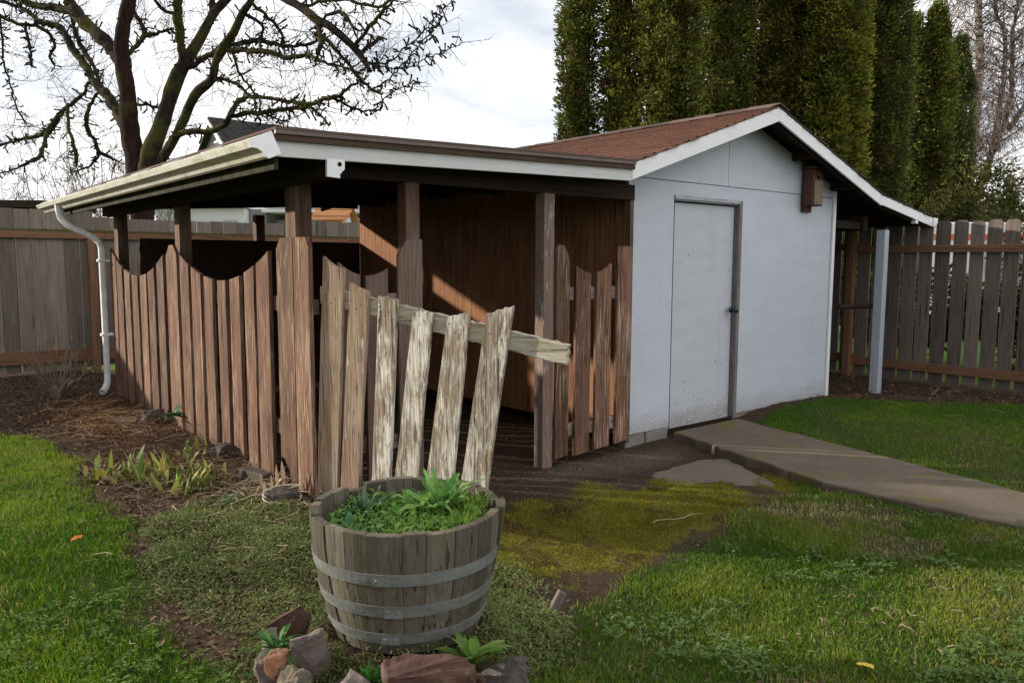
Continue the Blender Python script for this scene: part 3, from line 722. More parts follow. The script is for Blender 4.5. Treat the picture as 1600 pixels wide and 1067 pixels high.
def leafquads(x,y,z,L,Wd,yaw,pitch,col,roll=None,fold=.25):
    """pointed leaves, 6 vertices / 2 quads, returns arrays to be concatenated"""
    n=len(x)
    d=np.stack([np.cos(yaw)*np.cos(pitch),np.sin(yaw)*np.cos(pitch),np.sin(pitch)],-1)
    s=np.stack([-np.sin(yaw),np.cos(yaw),np.zeros(n)],-1)
    up=np.cross(d,s)
    if roll is not None:
        s,up=s*np.cos(roll)[:,None]+up*np.sin(roll)[:,None],up*np.cos(roll)[:,None]-s*np.sin(roll)[:,None]
    o=np.stack([x,y,z],-1); L=np.asarray(L)[:,None]; Wd=np.asarray(Wd)[:,None]
    V=np.empty((n,6,3))
    V[:,0]=o; V[:,1]=o+d*L*.45+s*Wd*.5+up*Wd*fold; V[:,2]=o+d*L*.5-up*L*.0
    V[:,3]=o+d*L*.45-s*Wd*.5+up*Wd*fold; V[:,4]=o+d*L-up*L*.15; V[:,5]=o+d*L*.8-up*L*.05
    b=np.arange(n)*6
    loops=np.stack([b,b+2,b+5,b+1, b+1,b+5,b+4, b,b+3,b+5,b+2, b+3,b+4,b+5],-1).reshape(-1)
    sizes=np.tile([4,3,4,3],n)
    return V.reshape(-1,3),loops,sizes,np.repeat(col,6,0)
def join(parts):
    V=[];Lp=[];S_=[];C=[];b=0
    for v,l,s,c in parts: V.append(v);Lp.append(l+b);S_.append(s);C.append(c);b+=len(v)
    return np.concatenate(V),np.concatenate(Lp),np.concatenate(S_),np.concatenate(C)
def scatter(n,x0,x1,y0,y1): return RNG.uniform(x0,x1,n),RNG.uniform(y0,y1,n)
def hz(x,y): return height(x,y)
def colmix(a,b,t): return np.asarray(a)[None]*(1-t[:,None])+np.asarray(b)[None]*t[:,None]
LM=leafmat('grass_blade',.75,.35,.05); LF=leafmat('leaf_blade',.6,.3,.18); DRY=leafmat('dry_stalk',.8,.1,.1); CHIP=leafmat('bark_chip',.9,.0,.1); MOSS=leafmat('moss_tuft',.9,.15,.05)

def lawn(name,n,box,mi,c1,c2,dry,hh,dryamt,seed):
    x,y=scatter(n,*box)
    g=masks(x,y)[mi]
    clump=fbm(x*2.3,y*2.3,seed,4); patch=fbm(x*.9+5,y*.9,seed+9,3)
    bare=sst(.60,.72,fbm(x*2.0,y*2.0,seed+20,3))*dryamt
    keep=RNG.uniform(0,1,n)<g*(.25+.95*clump)*(1-.75*bare)
    x,y,clump,patch,bare=x[keep],y[keep],clump[keep],patch[keep],bare[keep]; k=len(x)
    z=hz(x,y)-.005
    h=hh*(.45+1.0*clump)*RNG.uniform(.55,1.35,k)
    t=np.clip(.5+(patch-.5)*2.0+(clump-.5)*1.6+RNG.normal(0,.2,k),0,1)
    col=colmix(c1,c2,t)
    dr=RNG.uniform(0,1,k)<(.05+dryamt*(.18*sst(.35,.7,patch)+.75*bare))
    col[dr]=np.asarray(dry)*RNG.uniform(.7,1.2,(dr.sum(),1))
    col*=RNG.uniform(.75,1.25,(k,1))
    o=blades(name,x,y,z,h,RNG.uniform(.0035,.0065,k),RNG.uniform(.1,.85,k),col,LM)
    tag(o,kind='stuff'); return o
lawn('lawn_grass',230000,(-5.6,-3.4,-3.1,3.7),4,(.055,.135,.009),(.170,.265,.022),(.27,.23,.08),.036,.55,41)
lawn('lawn_grass',290000,(-3.6,.75,-4.5,-1.3),5,(.058,.140,.011),(.190,.240,.034),(.31,.255,.135),.034,.95,53)
lawn('lawn_grass',150000,(.4,4.7,-4.5,.1),6,(.050,.165,.007),(.145,.245,.022),(.27,.23,.09),.028,.6,67)

# moss tufts
x,y=scatter(150000,-2.9,.7,-2.1,.1); g=masks(x,y)[1]; k=RNG.uniform(0,1,len(x))<g*fbm(x*5,y*5,71,3)*1.5
x,y=x[k],y[k]; n=len(x)
br_=np.clip(sst(.52,.68,fbm(x*5.5,y*5.5,171,3))+RNG.normal(0,.15,n),0,1)
col=colmix((.11,.108,.012),(.245,.235,.030),np.clip(fbm(x*4,y*4,77,3)*1.6-.3+RNG.normal(0,.15,n),0,1))
col=col*(1-br_[:,None])+np.array((.085,.05,.022))[None]*br_[:,None]
tag(blades('moss',x,y,hz(x,y)-.003,RNG.uniform(.006,.018,n)*(.5+1.2*fbm(x*9,y*9,175,2)),RNG.uniform(.003,.007,n),RNG.uniform(.1,.9,n),col,MOSS),kind='stuff')

# creeping ground cover left of the barrel
x,y=scatter(230000,-4.05,-2.2,-2.75,.35); g=masks(x,y)[3]; k=RNG.uniform(0,1,len(x))<g*(fbm(x*4,y*4,81,3)*1.5-.15)
x,y=x[k],y[k]; n=len(x); hgt=RNG.uniform(0,.055,n)*fbm(x*6,y*6,85,3)*1.8
t=np.clip(fbm(x*3,y*3,87,3)*1.8-.4+RNG.normal(0,.2,n),0,1)
col=colmix((.062,.100,.020),(.170,.225,.065),t); dr=RNG.uniform(0,1,n)<.22; col[dr]=np.array((.21,.17,.09))*RNG.uniform(.6,1.1,(dr.sum(),1))
v=leafquads(x,y,hz(x,y)+hgt,RNG.uniform(.010,.024,n),RNG.uniform(.005,.011,n),RNG.uniform(0,6.28,n),RNG.uniform(-.3,1.2,n),col)
tag(npmesh('ground_cover',v[0],v[1],v[2],LF,col=v[3]),kind='stuff')
# weeds and clover in the right lawn
parts=[]
cx,cy=scatter(3800,-3.2,.5,-4.3,-1.6); g=masks(cx,cy)[5]; k=(RNG.uniform(0,1,len(cx))<g*(.10+.9*sst(-2.2,-2.7,cy))*(1-.85*sst(-1.1,-.6,cx)))&(fbm(cx*1.7,cy*1.7,91,3)>.50); cx,cy=cx[k],cy[k]
m=len(cx); per=9
yaw=np.tile(np.arange(per)*6.28/per,m)+RNG.normal(0,.3,m*per)
px_=np.repeat(cx,per);py_=np.repeat(cy,per); r=RNG.uniform(.003,.02,m*per)
sz=np.repeat(RNG.uniform(.5,1.25,m),per)
col=colmix((.065,.130,.030),(.130,.190,.060),RNG.uniform(0,1,m*per))
v=leafquads(px_+np.cos(yaw)*r,py_+np.sin(yaw)*r,hz(px_,py_)+.016+RNG.uniform(0,.03,m*per),.026*sz*RNG.uniform(.6,1.3,m*per),.014*sz*RNG.uniform(.7,1.3,m*per),yaw,RNG.uniform(-.05,.8,m*per),col)
tag(npmesh('lawn_weeds',v[0],v[1],v[2],LF,col=v[3]),kind='stuff')
cx,cy=scatter(2600,-5.2,-3.6,-2.6,2.2); g=masks(cx,cy)[4]; k=(RNG.uniform(0,1,len(cx))<g*(.15+.85*sst(.3,-.6,cy)))&(fbm(cx*2.2,cy*2.2,191,3)>.47); cx,cy=cx[k],cy[k]
m=len(cx); per=6; yaw=np.tile(np.arange(per)*6.28/per,m)+RNG.normal(0,.3,m*per); px_=np.repeat(cx,per);py_=np.repeat(cy,per)
v=leafquads(px_+np.cos(yaw)*.006,py_+np.sin(yaw)*.006,hz(px_,py_)+.020+RNG.uniform(0,.022,m*per),RNG.uniform(.012,.028,m*per),RNG.uniform(.008,.017,m*per),yaw,RNG.uniform(-.05,.6,m*per),colmix((.055,.12,.016),(.125,.205,.035),RNG.uniform(0,1,m*per)))
tag(npmesh('lawn_clover',v[0],v[1],v[2],LF,col=v[3]),kind='stuff')
# bark chips and dry bits on the bed, under the lean-to and along the fence
def chips(name,n,box,keepf,sz,c1,c2,dz=.004):
    x,y=scatter(n,*box); k=RNG.uniform(0,1,n)<keepf(x,y); x,y=x[k],y[k]; n=len(x)
    col=colmix(c1,c2,RNG.uniform(0,1,n)**1.6)
    v=leafquads(x,y,hz(x,y)+RNG.uniform(.0,dz,n),RNG.uniform(*sz,n),RNG.uniform(sz[0]*.3,sz[1]*.45,n),RNG.uniform(0,6.28,n),RNG.normal(0,.35,n),col,RNG.normal(0,.5,n),.1)
    o=npmesh(name,v[0],v[1],v[2],CHIP,col=v[3]); tag(o,kind='stuff'); return o
def bedf(x,y):
    mk=masks(x,y); return np.clip((1-mk[0])*(1-.8*mk[1])*(.35+fbm(x*3,y*3,101,3)),0,1)
chips('bark_mulch',26000,(-4.6,-2.6,-1.8,6.9),bedf,(.012,.050),(.045,.026,.018),(.19,.125,.08),.02)
chips('bark_mulch',15000,(-2.7,.4,-1.9,4.3),bedf,(.006,.026),(.05,.036,.027),(.20,.165,.125),.008)
chips('bark_mulch',9000,(2.6,4.9,-3.5,4.0),bedf,(.012,.055),(.06,.036,.024),(.20,.13,.085),.02)
chips('gravel',9000,(-1.5,.55,-.85,.02),lambda x,y: np.clip(masks(x,y)[2]*.9+.08,0,1)*(fbm(x*4,y*4,131,3)*1.4),(.005,.016),(.085,.07,.056),(.34,.29,.24),.006)
def straws(name,n,cx,cy,sx,sy,Lr,c1,c2,hr=(.0,.08),w=(.0009,.0022)):
    x=RNG.normal(cx,sx,n);y=RNG.normal(cy,sy,n); z=hz(x,y)+RNG.uniform(*hr,n)
    yaw=RNG.uniform(0,6.28,n); L_=RNG.uniform(*Lr,n); dz=RNG.normal(0,.18,n)*L_; W_=RNG.uniform(*w,n)
    d=np.stack([np.cos(yaw)*L_,np.sin(yaw)*L_,dz],-1); s=np.stack([-np.sin(yaw)*W_,np.cos(yaw)*W_,W_*.5],-1)
    o=np.stack([x,y,z],-1); bend=np.stack([RNG.normal(0,.12,n)*L_,RNG.normal(0,.12,n)*L_,RNG.uniform(0,.12,n)*L_],-1)
    V=np.empty((n,6,3)); V[:,0]=o-s;V[:,1]=o+s;V[:,2]=o+d*.5+bend+s;V[:,3]=o+d*.5+bend-s;V[:,4]=o+d+s*.6;V[:,5]=o+d-s*.6
    V[:,:,2]=np.maximum(V[:,:,2],hz(V[:,:,0],V[:,:,1])+.003)
    b=np.arange(n)*6; loops=np.stack([b,b+1,b+2,b+3,b+3,b+2,b+4,b+5],-1).reshape(-1)
    col=colmix(c1,c2,RNG.uniform(0,1,n))
    return V.reshape(-1,3),loops,np.full(2*n,4),np.repeat(col,6,0)
v=join([straws('s',900,-3.28,3.05,.22,.55,(.06,.30),(.16,.075,.035),(.36,.22,.12),(.0,.10)),
        straws('s',900,-3.2,1.9,.25,.5,(.05,.22),(.07,.04,.028),(.16,.09,.06),(.0,.08)),
        straws('s',1100,-3.2,.85,.26,.45,(.04,.22),(.10,.06,.04),(.32,.24,.14),(.0,.05)),
        straws('s',350,-3.0,.25,.16,.22,(.05,.24),(.22,.16,.09),(.55,.46,.32),(.0,.05)),
        straws('s',420,-3.35,-.8,.3,.6,(.03,.10),(.16,.13,.07),(.34,.29,.17),(.01,.06)),
        straws('s',120,-1.9,-2.75,.4,.25,(.02,.06),(.20,.15,.09),(.34,.27,.18),(.005,.03)),
        straws('s',120,-1.1,-2.9,.45,.25,(.02,.06),(.20,.15,.09),(.32,.25,.16),(.005,.03)),
        straws('s',300,4.0,-.4,.5,.8,(.05,.2),(.16,.09,.05),(.30,.2,.12),(.0,.05))])
tag(npmesh('dead_stalks',v[0],v[1],v[2],DRY,col=v[3]),kind='stuff')

# ------------------------------------------------------------ half-barrel planter
BZ=.115; BH=.435
def m_stave():
    m=wood('barrel_stave_wood',(.050,.042,.033),(.150,.128,.102),(.105,.092,.06),.7,(.62,1.28),bd=.005,moss=(.105,.105,.045),mamt=(.54,.74),gs=1.0); return m
M['stave']=m_stave()
def m_hoop():
    m,nt,b=newmat('hoop_iron',.5,.5); b.inputs['Metallic'].default_value=.25
    tc=nd(nt,'ShaderNodeTexCoord',out=3); n=noise(nt,mp(nt,tc,(7,7,20)),1,6,.65); n2=noise(nt,tc,40,4,.6)
    c=mix(nt,mr(nt,n,.3,.7),(.13,.142,.135),(.215,.23,.22)); c=mix(nt,ramp(nt,n2,[(.54,0.0),(.70,.75)]),c,(.15,.08,.042)); n3_=noise(nt,mp(nt,tc,(9,9,30)),1,4,.6); c=mix(nt,ramp(nt,n3_,[(.54,0.0),(.68,.6)]),c,(.12,.105,.08))
    setc(nt,b,c); bump(nt,b,n2,.001,.5); nt.links.new(mr(nt,n2,.3,.7,.4,.75),b.inputs['Roughness']); return m
M['hoop']=m_hoop()
barrel=thing('barrel_planter','weathered half wine barrel planter with three iron hoops, full of weeds','planter',loc=(BC[0],BC[1],BZ))
def rb(t): return .262+(.340-.262)*(1-(1-t)**1.75)      # outer radius from the base up
NS=22; mb=MB(); cuts=np.cumsum(RNG.uniform(.75,1.3,NS)); cuts=cuts/cuts[-1]*2*np.pi
def near_stave(deg):
    w=math.radians(deg)%(2*math.pi); m_=[((cuts[i-1] if i else 0)+cuts[i])/2 for i in range(NS)]
    return min(range(NS),key=lambda i:abs((m_[i]-w+math.pi)%(2*math.pi)-math.pi))
SPR=near_stave(-38); CHP=near_stave(100)
for i in range(NS):
    a0=cuts[i-1] if i else 0; a1=cuts[i]; a0+=.0014; a1-=.0014
    hh=BH+random.uniform(-.006,.006); r0=random.uniform(-.0025,.0025)
    mid=(a0+a1)/2
    # one stave on the right has sprung outward and one on the back left is chipped
    dirv=(math.cos(mid)*.85+math.sin(mid)*-.527)     # towards the picture's right
    spr=.016 if i==SPR else 0
    if i==CHP: hh-=.02
    rows=[];nv=9
    vs=[];gs=[]
    for k in range(nv):
        t=k/(nv-1); z=t*hh
        ro=rb(t)+r0+spr*t*t; ri=ro-.030
        for (rad,ang) in ((ro,a0),(ro+.0012,(a0+a1)/2),(ro,a1),(ri,a1),(ri,a0)):
            vs.append((BC[0]+rad*math.cos(ang),BC[1]+rad*math.sin(ang),BZ+z)); gs.append(((ang-mid)*rad,rad,z))
    fs=[]
    for k in range(nv-1):
        for q_ in range(5):
            q2=(q_+1)%5; fs.append((k*5+q_,k*5+q2,(k+1)*5+q2,(k+1)*5+q_))
    fs.append((4,3,2,1,0)); b_=(nv-1)*5; fs.append((b_,b_+1,b_+2,b_+3,b_+4))
    mb.add(vs,fs,gs)
mb.build('staves',M['stave'],barrel,bevel=.0016)
for z0,hw in ((.262,.040),(.148,.040),(.045,.038)):
    p=[]
    for zz in (z0,z0+hw*.5,z0+hw): p.append((rb(zz/BH)+.0055,zz))
    p+=[(rb((z0+hw)/BH)+.001,z0+hw+.0005),(rb(z0/BH)+.001,z0-.0005),p[0]]
    mb=MB(); mb.lathe(p,(BC[0],BC[1],BZ),72); hp=mb.build('hoop',M['hoop'],barrel,smooth=False)
    la=math.radians(-128+random.uniform(-9,9)); ro_=rb((z0+hw*.5)/BH)+.0055; cc_=Vector((math.cos(la),math.sin(la),0)); tt_=Vector((-math.sin(la),math.cos(la),0)); mb=MB()
    mb.obox(Vector((BC[0],BC[1],BZ+z0+.001))+cc_*(ro_-.002)-tt_*.03,tt_*.06,cc_*.0035,(0,0,hw-.002))
    for k_ in (-.016,.016):
        p_=Vector((BC[0],BC[1],BZ+z0+hw*.5))+cc_*(ro_+.001)+tt_*k_; mb.tube([p_,p_+cc_*.004],[.006,.0035],10)
    mb.build('hoop_lap',M['hoop'],hp)
mb=MB(); sv=[];N_=40
for r_ in (0,.08,.16,.24,.295):
    for k in range(N_):
        a=2*math.pi*k/N_; sv.append((BC[0]+r_*math.cos(a),BC[1]+r_*math.sin(a),BZ+.345+random.uniform(-.008,.008)))
fs=[(i*N_+k,i*N_+(k+1)%N_,(i+1)*N_+(k+1)%N_,(i+1)*N_+k) for i in range(4) for k in range(N_)]
mb.add(sv,fs,sv); mb.build('soil',plain('potting_soil',(.055,.038,.026),.95,.1,40,.4,0,.01,60),barrel)
BT=Vector((-.527,-.85,0)); BR=Vector((.85,-.527,0))   # towards the front, to the right
def bpos(r,t,z=0): q=Vector((BC[0],BC[1],0))+BR*r+BT*t; return q.x,q.y,z

def leaf_strip(mb_parts,base,yaw,L,Wd,rise,droop,col,seg=6,wav=.0,lobes=0):
    """one long leaf as a strip with a midrib crease, toothed if lobes"""
    d=np.array([math.cos(yaw),math.sin(yaw),0]); s=np.array([-math.sin(yaw),math.cos(yaw),0])
    V=[];
    for i in range(seg+1):
        t=i/seg
        p=np.array(base)+d*L*(t*math.cos(rise)*(1+.15*t))+np.array([0,0,L*(t*math.sin(rise)-droop*t*t)])
        w=Wd*.5*(math.sin(math.pi*min(1,.12+t*.88))**.75)*(1.0 if not lobes else (.62+.38*(i%2)))
        if i==seg: w=.0008
        wv=wav*random.uniform(-1,1)
        V+= [p-s*w+np.array([0,0,w*.35+wv]),p,p+s*w+np.array([0,0,w*.35-wv])]
    lo=[];sz=[]
    for i in range(seg):
        a=i*3; lo+=[a,a+1,a+4,a+3,a+1,a+2,a+5,a+4]; sz+=[4,4]
    c=np.tile(np.asarray(col)[None],(len(V),1))*(1+.0*np.arange(len(V))[:,None])
    mb_parts.append((np.array(V),np.array(lo),np.array(sz),c))
def rosette(name,label,cat,pos,n,Lr,Wr,rise,droop,c1,c2,lobes=0,group=None,wav=.004,flat=0):
    P=[]
    for i in range(n):
        yaw=2*math.pi*i/n*2.399/1+random.uniform(-.3,.3); t=random.random()
        col=[(a*(1-t)+b*t)*random.uniform(.85,1.15) for a,b in zip(c1,c2)]
        leaf_strip(P,(random.uniform(-.012,.012),random.uniform(-.012,.012),0),yaw,random.uniform(*Lr),random.uniform(*Wr),random.uniform(*rise),random.uniform(*droop),col,8 if lobes else 6,wav,lobes)
    v=join(P); o=npmesh(name,v[0],v[1],v[2],LF,col=v[3],smooth=True); o.location=pos
    return tag(o,label,cat,group)
G1,G2=(.075,.17,.030),(.15,.28,.055); D1,D2=(.05,.12,.045),(.10,.20,.075)
PZ=BZ+.355
def bweed(label,r,t,n,L_,W_,ri,dr,c1,c2,lob=0): rosette('weed_plant',label,'weed',bpos(r,t,PZ-.01),n,L_,W_,ri,dr,c1,c2,lob,None,.007)
bweed('tall leafy dandelion weed, biggest plant in the barrel',.125,-.08,30,(.12,.29),(.030,.060),(.60,1.50),(.10,.55),(.055,.14,.028),(.18,.31,.09),1)
bweed('low broad leafed weed at the left of the barrel soil',-.19,.10,18,(.06,.13),(.025,.045),(.35,1.0),(.1,.4),D1,D2)
bweed('bluish green seedling at the back left inside the barrel',-.15,-.12,34,(.06,.16),(.012,.024),(.5,1.4),(.1,.3),(.045,.10,.05),(.10,.17,.09))
bweed('pale leafed weed left of the tall dandelion in the barrel',.01,-.05,22,(.09,.18),(.024,.044),(.5,1.2),(.1,.4),G1,G2,1)
bweed('broad leaf weed at the right front of the barrel soil',.20,.05,14,(.09,.17),(.022,.04),(.6,1.2),(.1,.4),G1,(.22,.36,.12))
bweed('small leafy weed at the front edge inside the barrel',-.06,.19,16,(.05,.11),(.018,.03),(.4,1.0),(.1,.4),G1,G2)
bweed('leafy weed with tilted leaves right behind the tall dandelion',.20,-.13,16,(.09,.19),(.025,.045),(.5,1.2),(.1,.4),G1,G2,1)
a=RNG.uniform(0,6.28,5200); r=.285*np.sqrt(RNG.uniform(0,1,5200)); x=BC[0]+r*np.cos(a); y=BC[1]+r*np.sin(a)
rx=(x-BC[0])*.85+(y-BC[1])*-.527; tt=(x-BC[0])*-.527+(y-BC[1])*-.85
k=RNG.uniform(0,1,5200)<np.clip(.18+1.5*(rx+.05)+.9*(tt+.0),.06,.8)*(fbm(x*14,y*14,7,2)*1.6); x,y,rx=x[k],y[k],rx[k]; n=len(x)
tag(blades('barrel_grass',x,y,np.full(n,PZ-.012),RNG.uniform(.04,.10,n)*(1+.6*sst(.1,.28,rx)),RNG.uniform(.003,.0055,n),RNG.uniform(.1,.9,n),colmix((.085,.17,.022),(.17,.27,.05),RNG.uniform(0,1,n)),LM),kind='stuff')
a=RNG.uniform(0,6.28,2600); r=.285*np.sqrt(RNG.uniform(0,1,2600)); x=BC[0]+r*np.cos(a); y=BC[1]+r*np.sin(a); n=2600
v=leafquads(x,y,PZ-.01+RNG.uniform(0,.05,n),RNG.uniform(.016,.045,n),RNG.uniform(.010,.022,n),RNG.uniform(0,6.28,n),RNG.uniform(-.1,.9,n),colmix((.06,.14,.03),(.14,.25,.06),RNG.uniform(0,1,n)))
tag(npmesh('barrel_seedlings',v[0],v[1],v[2],LF,col=v[3]),kind='stuff')

# ------------------------------------------------------------ rocks
def m_rock(name,c1,c2,c3):
    m,nt,b=newmat(name,.85,.25)
    tc=nd(nt,'ShaderNodeTexCoord',out=3)
    n=noise(nt,tc,9,6,.65); f=noise(nt,tc,55,5,.65); k=noise(nt,tc,5,3,.5,1.5)
    c=mix(nt,mr(nt,n,.3,.7),c1,c2); c=mix(nt,ramp(nt,k,[(.52,0.0),(.66,.8)]),c,c3)
    c=mix(nt,ramp(nt,f,[(.60,0.0),(.72,.5)]),c,tuple(x*1.7 for x in c2))
    setc(nt,b,c); bump(nt,b,ma(nt,'ADD',n,ma(nt,'MULTIPLY',f,.5)),.012,.8); return m
RK={'orange':m_rock('orange_rock',(.16,.075,.04),(.30,.15,.085),(.20,.14,.11)),
    'grey':m_rock('grey_rock',(.085,.068,.060),(.19,.155,.14),(.15,.10,.065)),
    'red':m_rock('red_brown_rock',(.040,.021,.016),(.105,.056,.040),(.13,.095,.075)),
    'purple':m_rock('dark_purple_rock',(.038,.031,.030),(.095,.077,.073),(.10,.072,.05)),
    'olive':m_rock('olive_rock',(.075,.062,.045),(.16,.13,.095),(.12,.085,.05))}
def rock(label,pos,size,rot,mat,seed,name='rock',cat='rock',n=20,sharp=.82):
    rnd=random.Random(seed); bm=bmesh.new()
    for i in range(n):
        p=Vector((rnd.uniform(-1,1),rnd.uniform(-1,1),rnd.uniform(-1,1)))
        mx=max(abs(c) for c in p); p=p/mx*rnd.uniform(sharp,1) if rnd.random()<.75 else p.normalized()
        bm.verts.new((p.x*size[0]/2,p.y*size[1]/2,p.z*size[2]/2))
    r=bmesh.ops.convex_hull(bm,input=bm.verts)
    bmesh.ops.delete(bm,geom=[v for v in bm.verts if not v.link_faces],context='VERTS')
    bmesh.ops.dissolve_limit(bm,angle_limit=R(14),verts=bm.verts,edges=bm.edges)
    bmesh.ops.bevel(bm,geom=bm.edges[:],offset=min(size)*.035,segments=1,affect='EDGES')
    bmesh.ops.triangulate(bm,faces=bm.faces)
    bmesh.ops.subdivide_edges(bm,edges=bm.edges,cuts=4,use_grid_fill=True)
    for v in bm.verts:
        c=v.co*34; v.co+=v.co.normalized()*((fbm(c.x+seed,c.y+c.z*1.3,seed,4)-.5)*min(size)*.17+(fbm(c.x*3+c.z,c.y*3-c.z,seed+3,3)-.5)*min(size)*.07)
    me=bpy.data.meshes.new(name); bm.to_mesh(me); bm.free(); me.materials.append(RK[mat] if isinstance(mat,str) else mat)
    o=bpy.data.objects.new(name,me); link(o); o.location=pos; o.rotation_euler=[R(a) for a in rot]
    return tag(o,label,cat,'rocks edging the barrel bed' if name=='rock' else None)
YA=math.degrees(math.atan2(-.527,.85))
def brock(label,r,t,z0,size,rz,mat,seed,rx=0,ry=0):
    z=z0+.035; return rock(label,bpos(r,t,z),size,(rx,ry,YA+rz),mat,seed)
brock('large flat topped red brown rock right in front of the barrel',.065,.45,.070,(.31,.17,.19),-4,'red',3,-4,-5)
brock('dark purple grey angular rock at the right front of the barrel',.285,.37,.050,(.21,.20,.21),20,'purple',8,5,10)
brock('grey brown flat rock left of the large red brown rock',-.165,.43,.045,(.18,.17,.14),8,'grey',12,6,4)
brock('tall purplish grey slab standing against the barrel left side',-.315,.255,.10,(.115,.10,.19),15,'grey',21,8,-12)
brock('olive grey rock wedged under the tall grey slab',-.355,.33,.045,(.13,.13,.13),40,'olive',25)
brock('small orange brown rock at the far left of the ring',-.425,.26,.075,(.085,.09,.11),10,'orange',31,0,8)
brock('tan orange rock lowest at the left of the ring',-.42,.405,.01,(.115,.12,.11),30,'orange',36)
brock('low brown rock between the tan orange and grey rocks',-.31,.44,-.02,(.13,.12,.09),0,'olive',41)
brock('dark leaning slab behind the barrel at its left edge',-.40,.03,.085,(.19,.06,.13),-18,'red',46,0,-30)
brock('small pale brown stone in the ground cover left of the barrel',-.475,.10,.07,(.06,.06,.09),5,'grey',52)
brock('small grey stone right of the dark purple rock',.36,.475,-.03,(.09,.08,.07),5,'purple',57)

brock('flat brown chip of stone at the foot of the tall grey slab',-.235,.385,.0,(.11,.09,.09),60,'olive',83,10,6)
brock('jagged dark stone tucked behind the small orange rock',-.455,.215,.03,(.10,.09,.12),25,'grey',89,0,-10)
brock('thin upright dark stone between the red brown and purple rocks',.215,.415,.015,(.07,.12,.13),-10,'red',97,-6,12)

# wooden stake
stk=thing('wooden_stake','short weathered wooden stake leaning out of the dirt right of the barrel','stake',loc=(-2.74,-2.0,-.03))
d=Vector((.085,-.028,.15)).normalized(); s=Vector((.85,-.527,0)); s=(s-d*s.dot(d)).normalized(); u=d.cross(s)
mb=MB(); o_=Vector((-2.745,-2.01,-.10)); mb.obox(o_,s*.036,u*.036,d*.225); mb.build('stake_body',M['fence_dark'],stk,bevel=.003)
# stones and a block by the pickets
fz=lambda x,y: float(hz(x,y))
rock('rounded grey stone by the seventh picket under a small ivy',(-2.86,2.95,.05),(.20,.16,.15),(0,0,30),'grey',63,'stone','stone',40,.6)
rock('flat grey brown stone lying in the dead stalks',(-3.08,3.0,.02),(.34,.14,.07),(0,4,-55),'olive',67,'stone','stone',26)
rock('flat dark grey stone ringed by pale roots near the corner picket',(-2.93,.02,.045),(.20,.15,.09),(4,0,20),'purple',71,'stone','stone',40,.7)
rock('dark wet stone in a nest of stems below the pickets',(-2.80,1.32,.04),(.14,.13,.13),(0,0,10),'purple',77,'stone','stone',30)
M['block']=m_rock('dark_block_stone',(.035,.03,.026),(.085,.072,.062),(.06,.05,.04))
blk=thing('concrete_block','dark grey concrete block half buried beside the corner pickets','block',loc=(-2.82,.55,.05))
mb=MB(); mb.obox((-2.88,.40,-.05),(.08,.03,0),(-.06,.27,0),(.0,.01,.13)); mb.build('block_body',M['block'],blk,bevel=.008)
# pale root hoop round the flat stone
mb=MB()
for k in range(3):
    pts=[(-2.93+(.11+.01*k)*math.cos(a)+.01*k,.0+(.08+.012*k)*math.sin(a),.045+.035*math.sin(a*.5+k)+.01*k) for a in np.linspace(-.9+k,2.4+k,12)]
    mb.tube(pts,[.006]*12,6)
tag(mb.build('pale_root',plain('pale_root_bark',(.42,.36,.27),.8,.2,30,.2),smooth=True),'pale dry root curling around the flat grey stone','root')

# sprouting plants in the bed
H1,H2=(.17,.20,.045),(.32,.34,.11)
def clump(label,x,y,sx,sy,n,h,c1,c2,w=(.022,.042),ang=0):
    P=[]; rr=random.Random(int((x+y)*1000)); ca_,sa_=math.cos(ang),math.sin(ang)
    for i in range(n):
        a,b=max(-1,min(1,rr.gauss(0,.5)))*sx*.8,max(-1,min(1,rr.gauss(0,.5)))*sy*.8; ox_,oy_=a*ca_-b*sa_,a*sa_+b*ca_; t=rr.random()**1.3; dead=rr.random()<.28
        col=[(p*(1-t)+q*t)*rr.uniform(.8,1.2) for p,q in zip(c1,c2)] if not dead else [v*rr.uniform(.6,1.1) for v in (.30,.23,.12)]
        L_=h*1.3*rr.uniform(.45,1.15)
        leaf_strip(P,(ox_,oy_,fz(x+ox_,y+oy_)-.012),rr.uniform(0,6.28),L_,rr.uniform(*w)*(.7 if dead else 1),rr.uniform(.2,.8) if dead else rr.uniform(1.0,1.52),rr.uniform(.05,.35),col,6,.004)
    v=join(P); o=npmesh('sprouting_plant',v[0],v[1],v[2],LF,col=v[3],smooth=True); o.location=(x,y,0)
    return tag(o,label,'plant','sprouting plants in the bed')
H1,H2=(.13,.16,.035),(.33,.34,.10)
clump('broad clump of upright pale green shoots in the middle of the bed',-3.40,1.02,.26,.30,62,.19,H1,H2)
clump('yellow green shoots spreading at the lawn side of the bed',-3.62,1.20,.14,.24,26,.14,H1,H2)
clump('upright shoots nearest the green ground cover',-3.27,.58,.20,.20,34,.16,H1,H2)
clump('pale leafed clump close to the fourth picket',-3.02,1.45,.16,.20,18,.14,H1,(.32,.33,.13))
clump('small shoots between the middle clump and the concrete block',-3.08,.85,.18,.20,22,.12,H1,H2)
clump('bleached dry leaves curling beside the corner picket',-2.90,.22,.10,.14,14,.20,(.34,.31,.15),(.52,.46,.30),(.016,.030))
rosette('ivy_plant','small dark green ivy sprig growing against the pickets','ivy',(-2.80,2.52,.12),16,(.06,.14),(.04,.06),(-.3,1.2),(.1,.5),(.03,.085,.035),(.07,.15,.06))
rosette('weed_plant','grey green feathery weed at the front of the bed','weed',(-3.20,.15,fz(-3.2,.15)),26,(.06,.15),(.012,.022),(.2,1.2),(.1,.4),(.07,.13,.06),(.13,.2,.10),1)
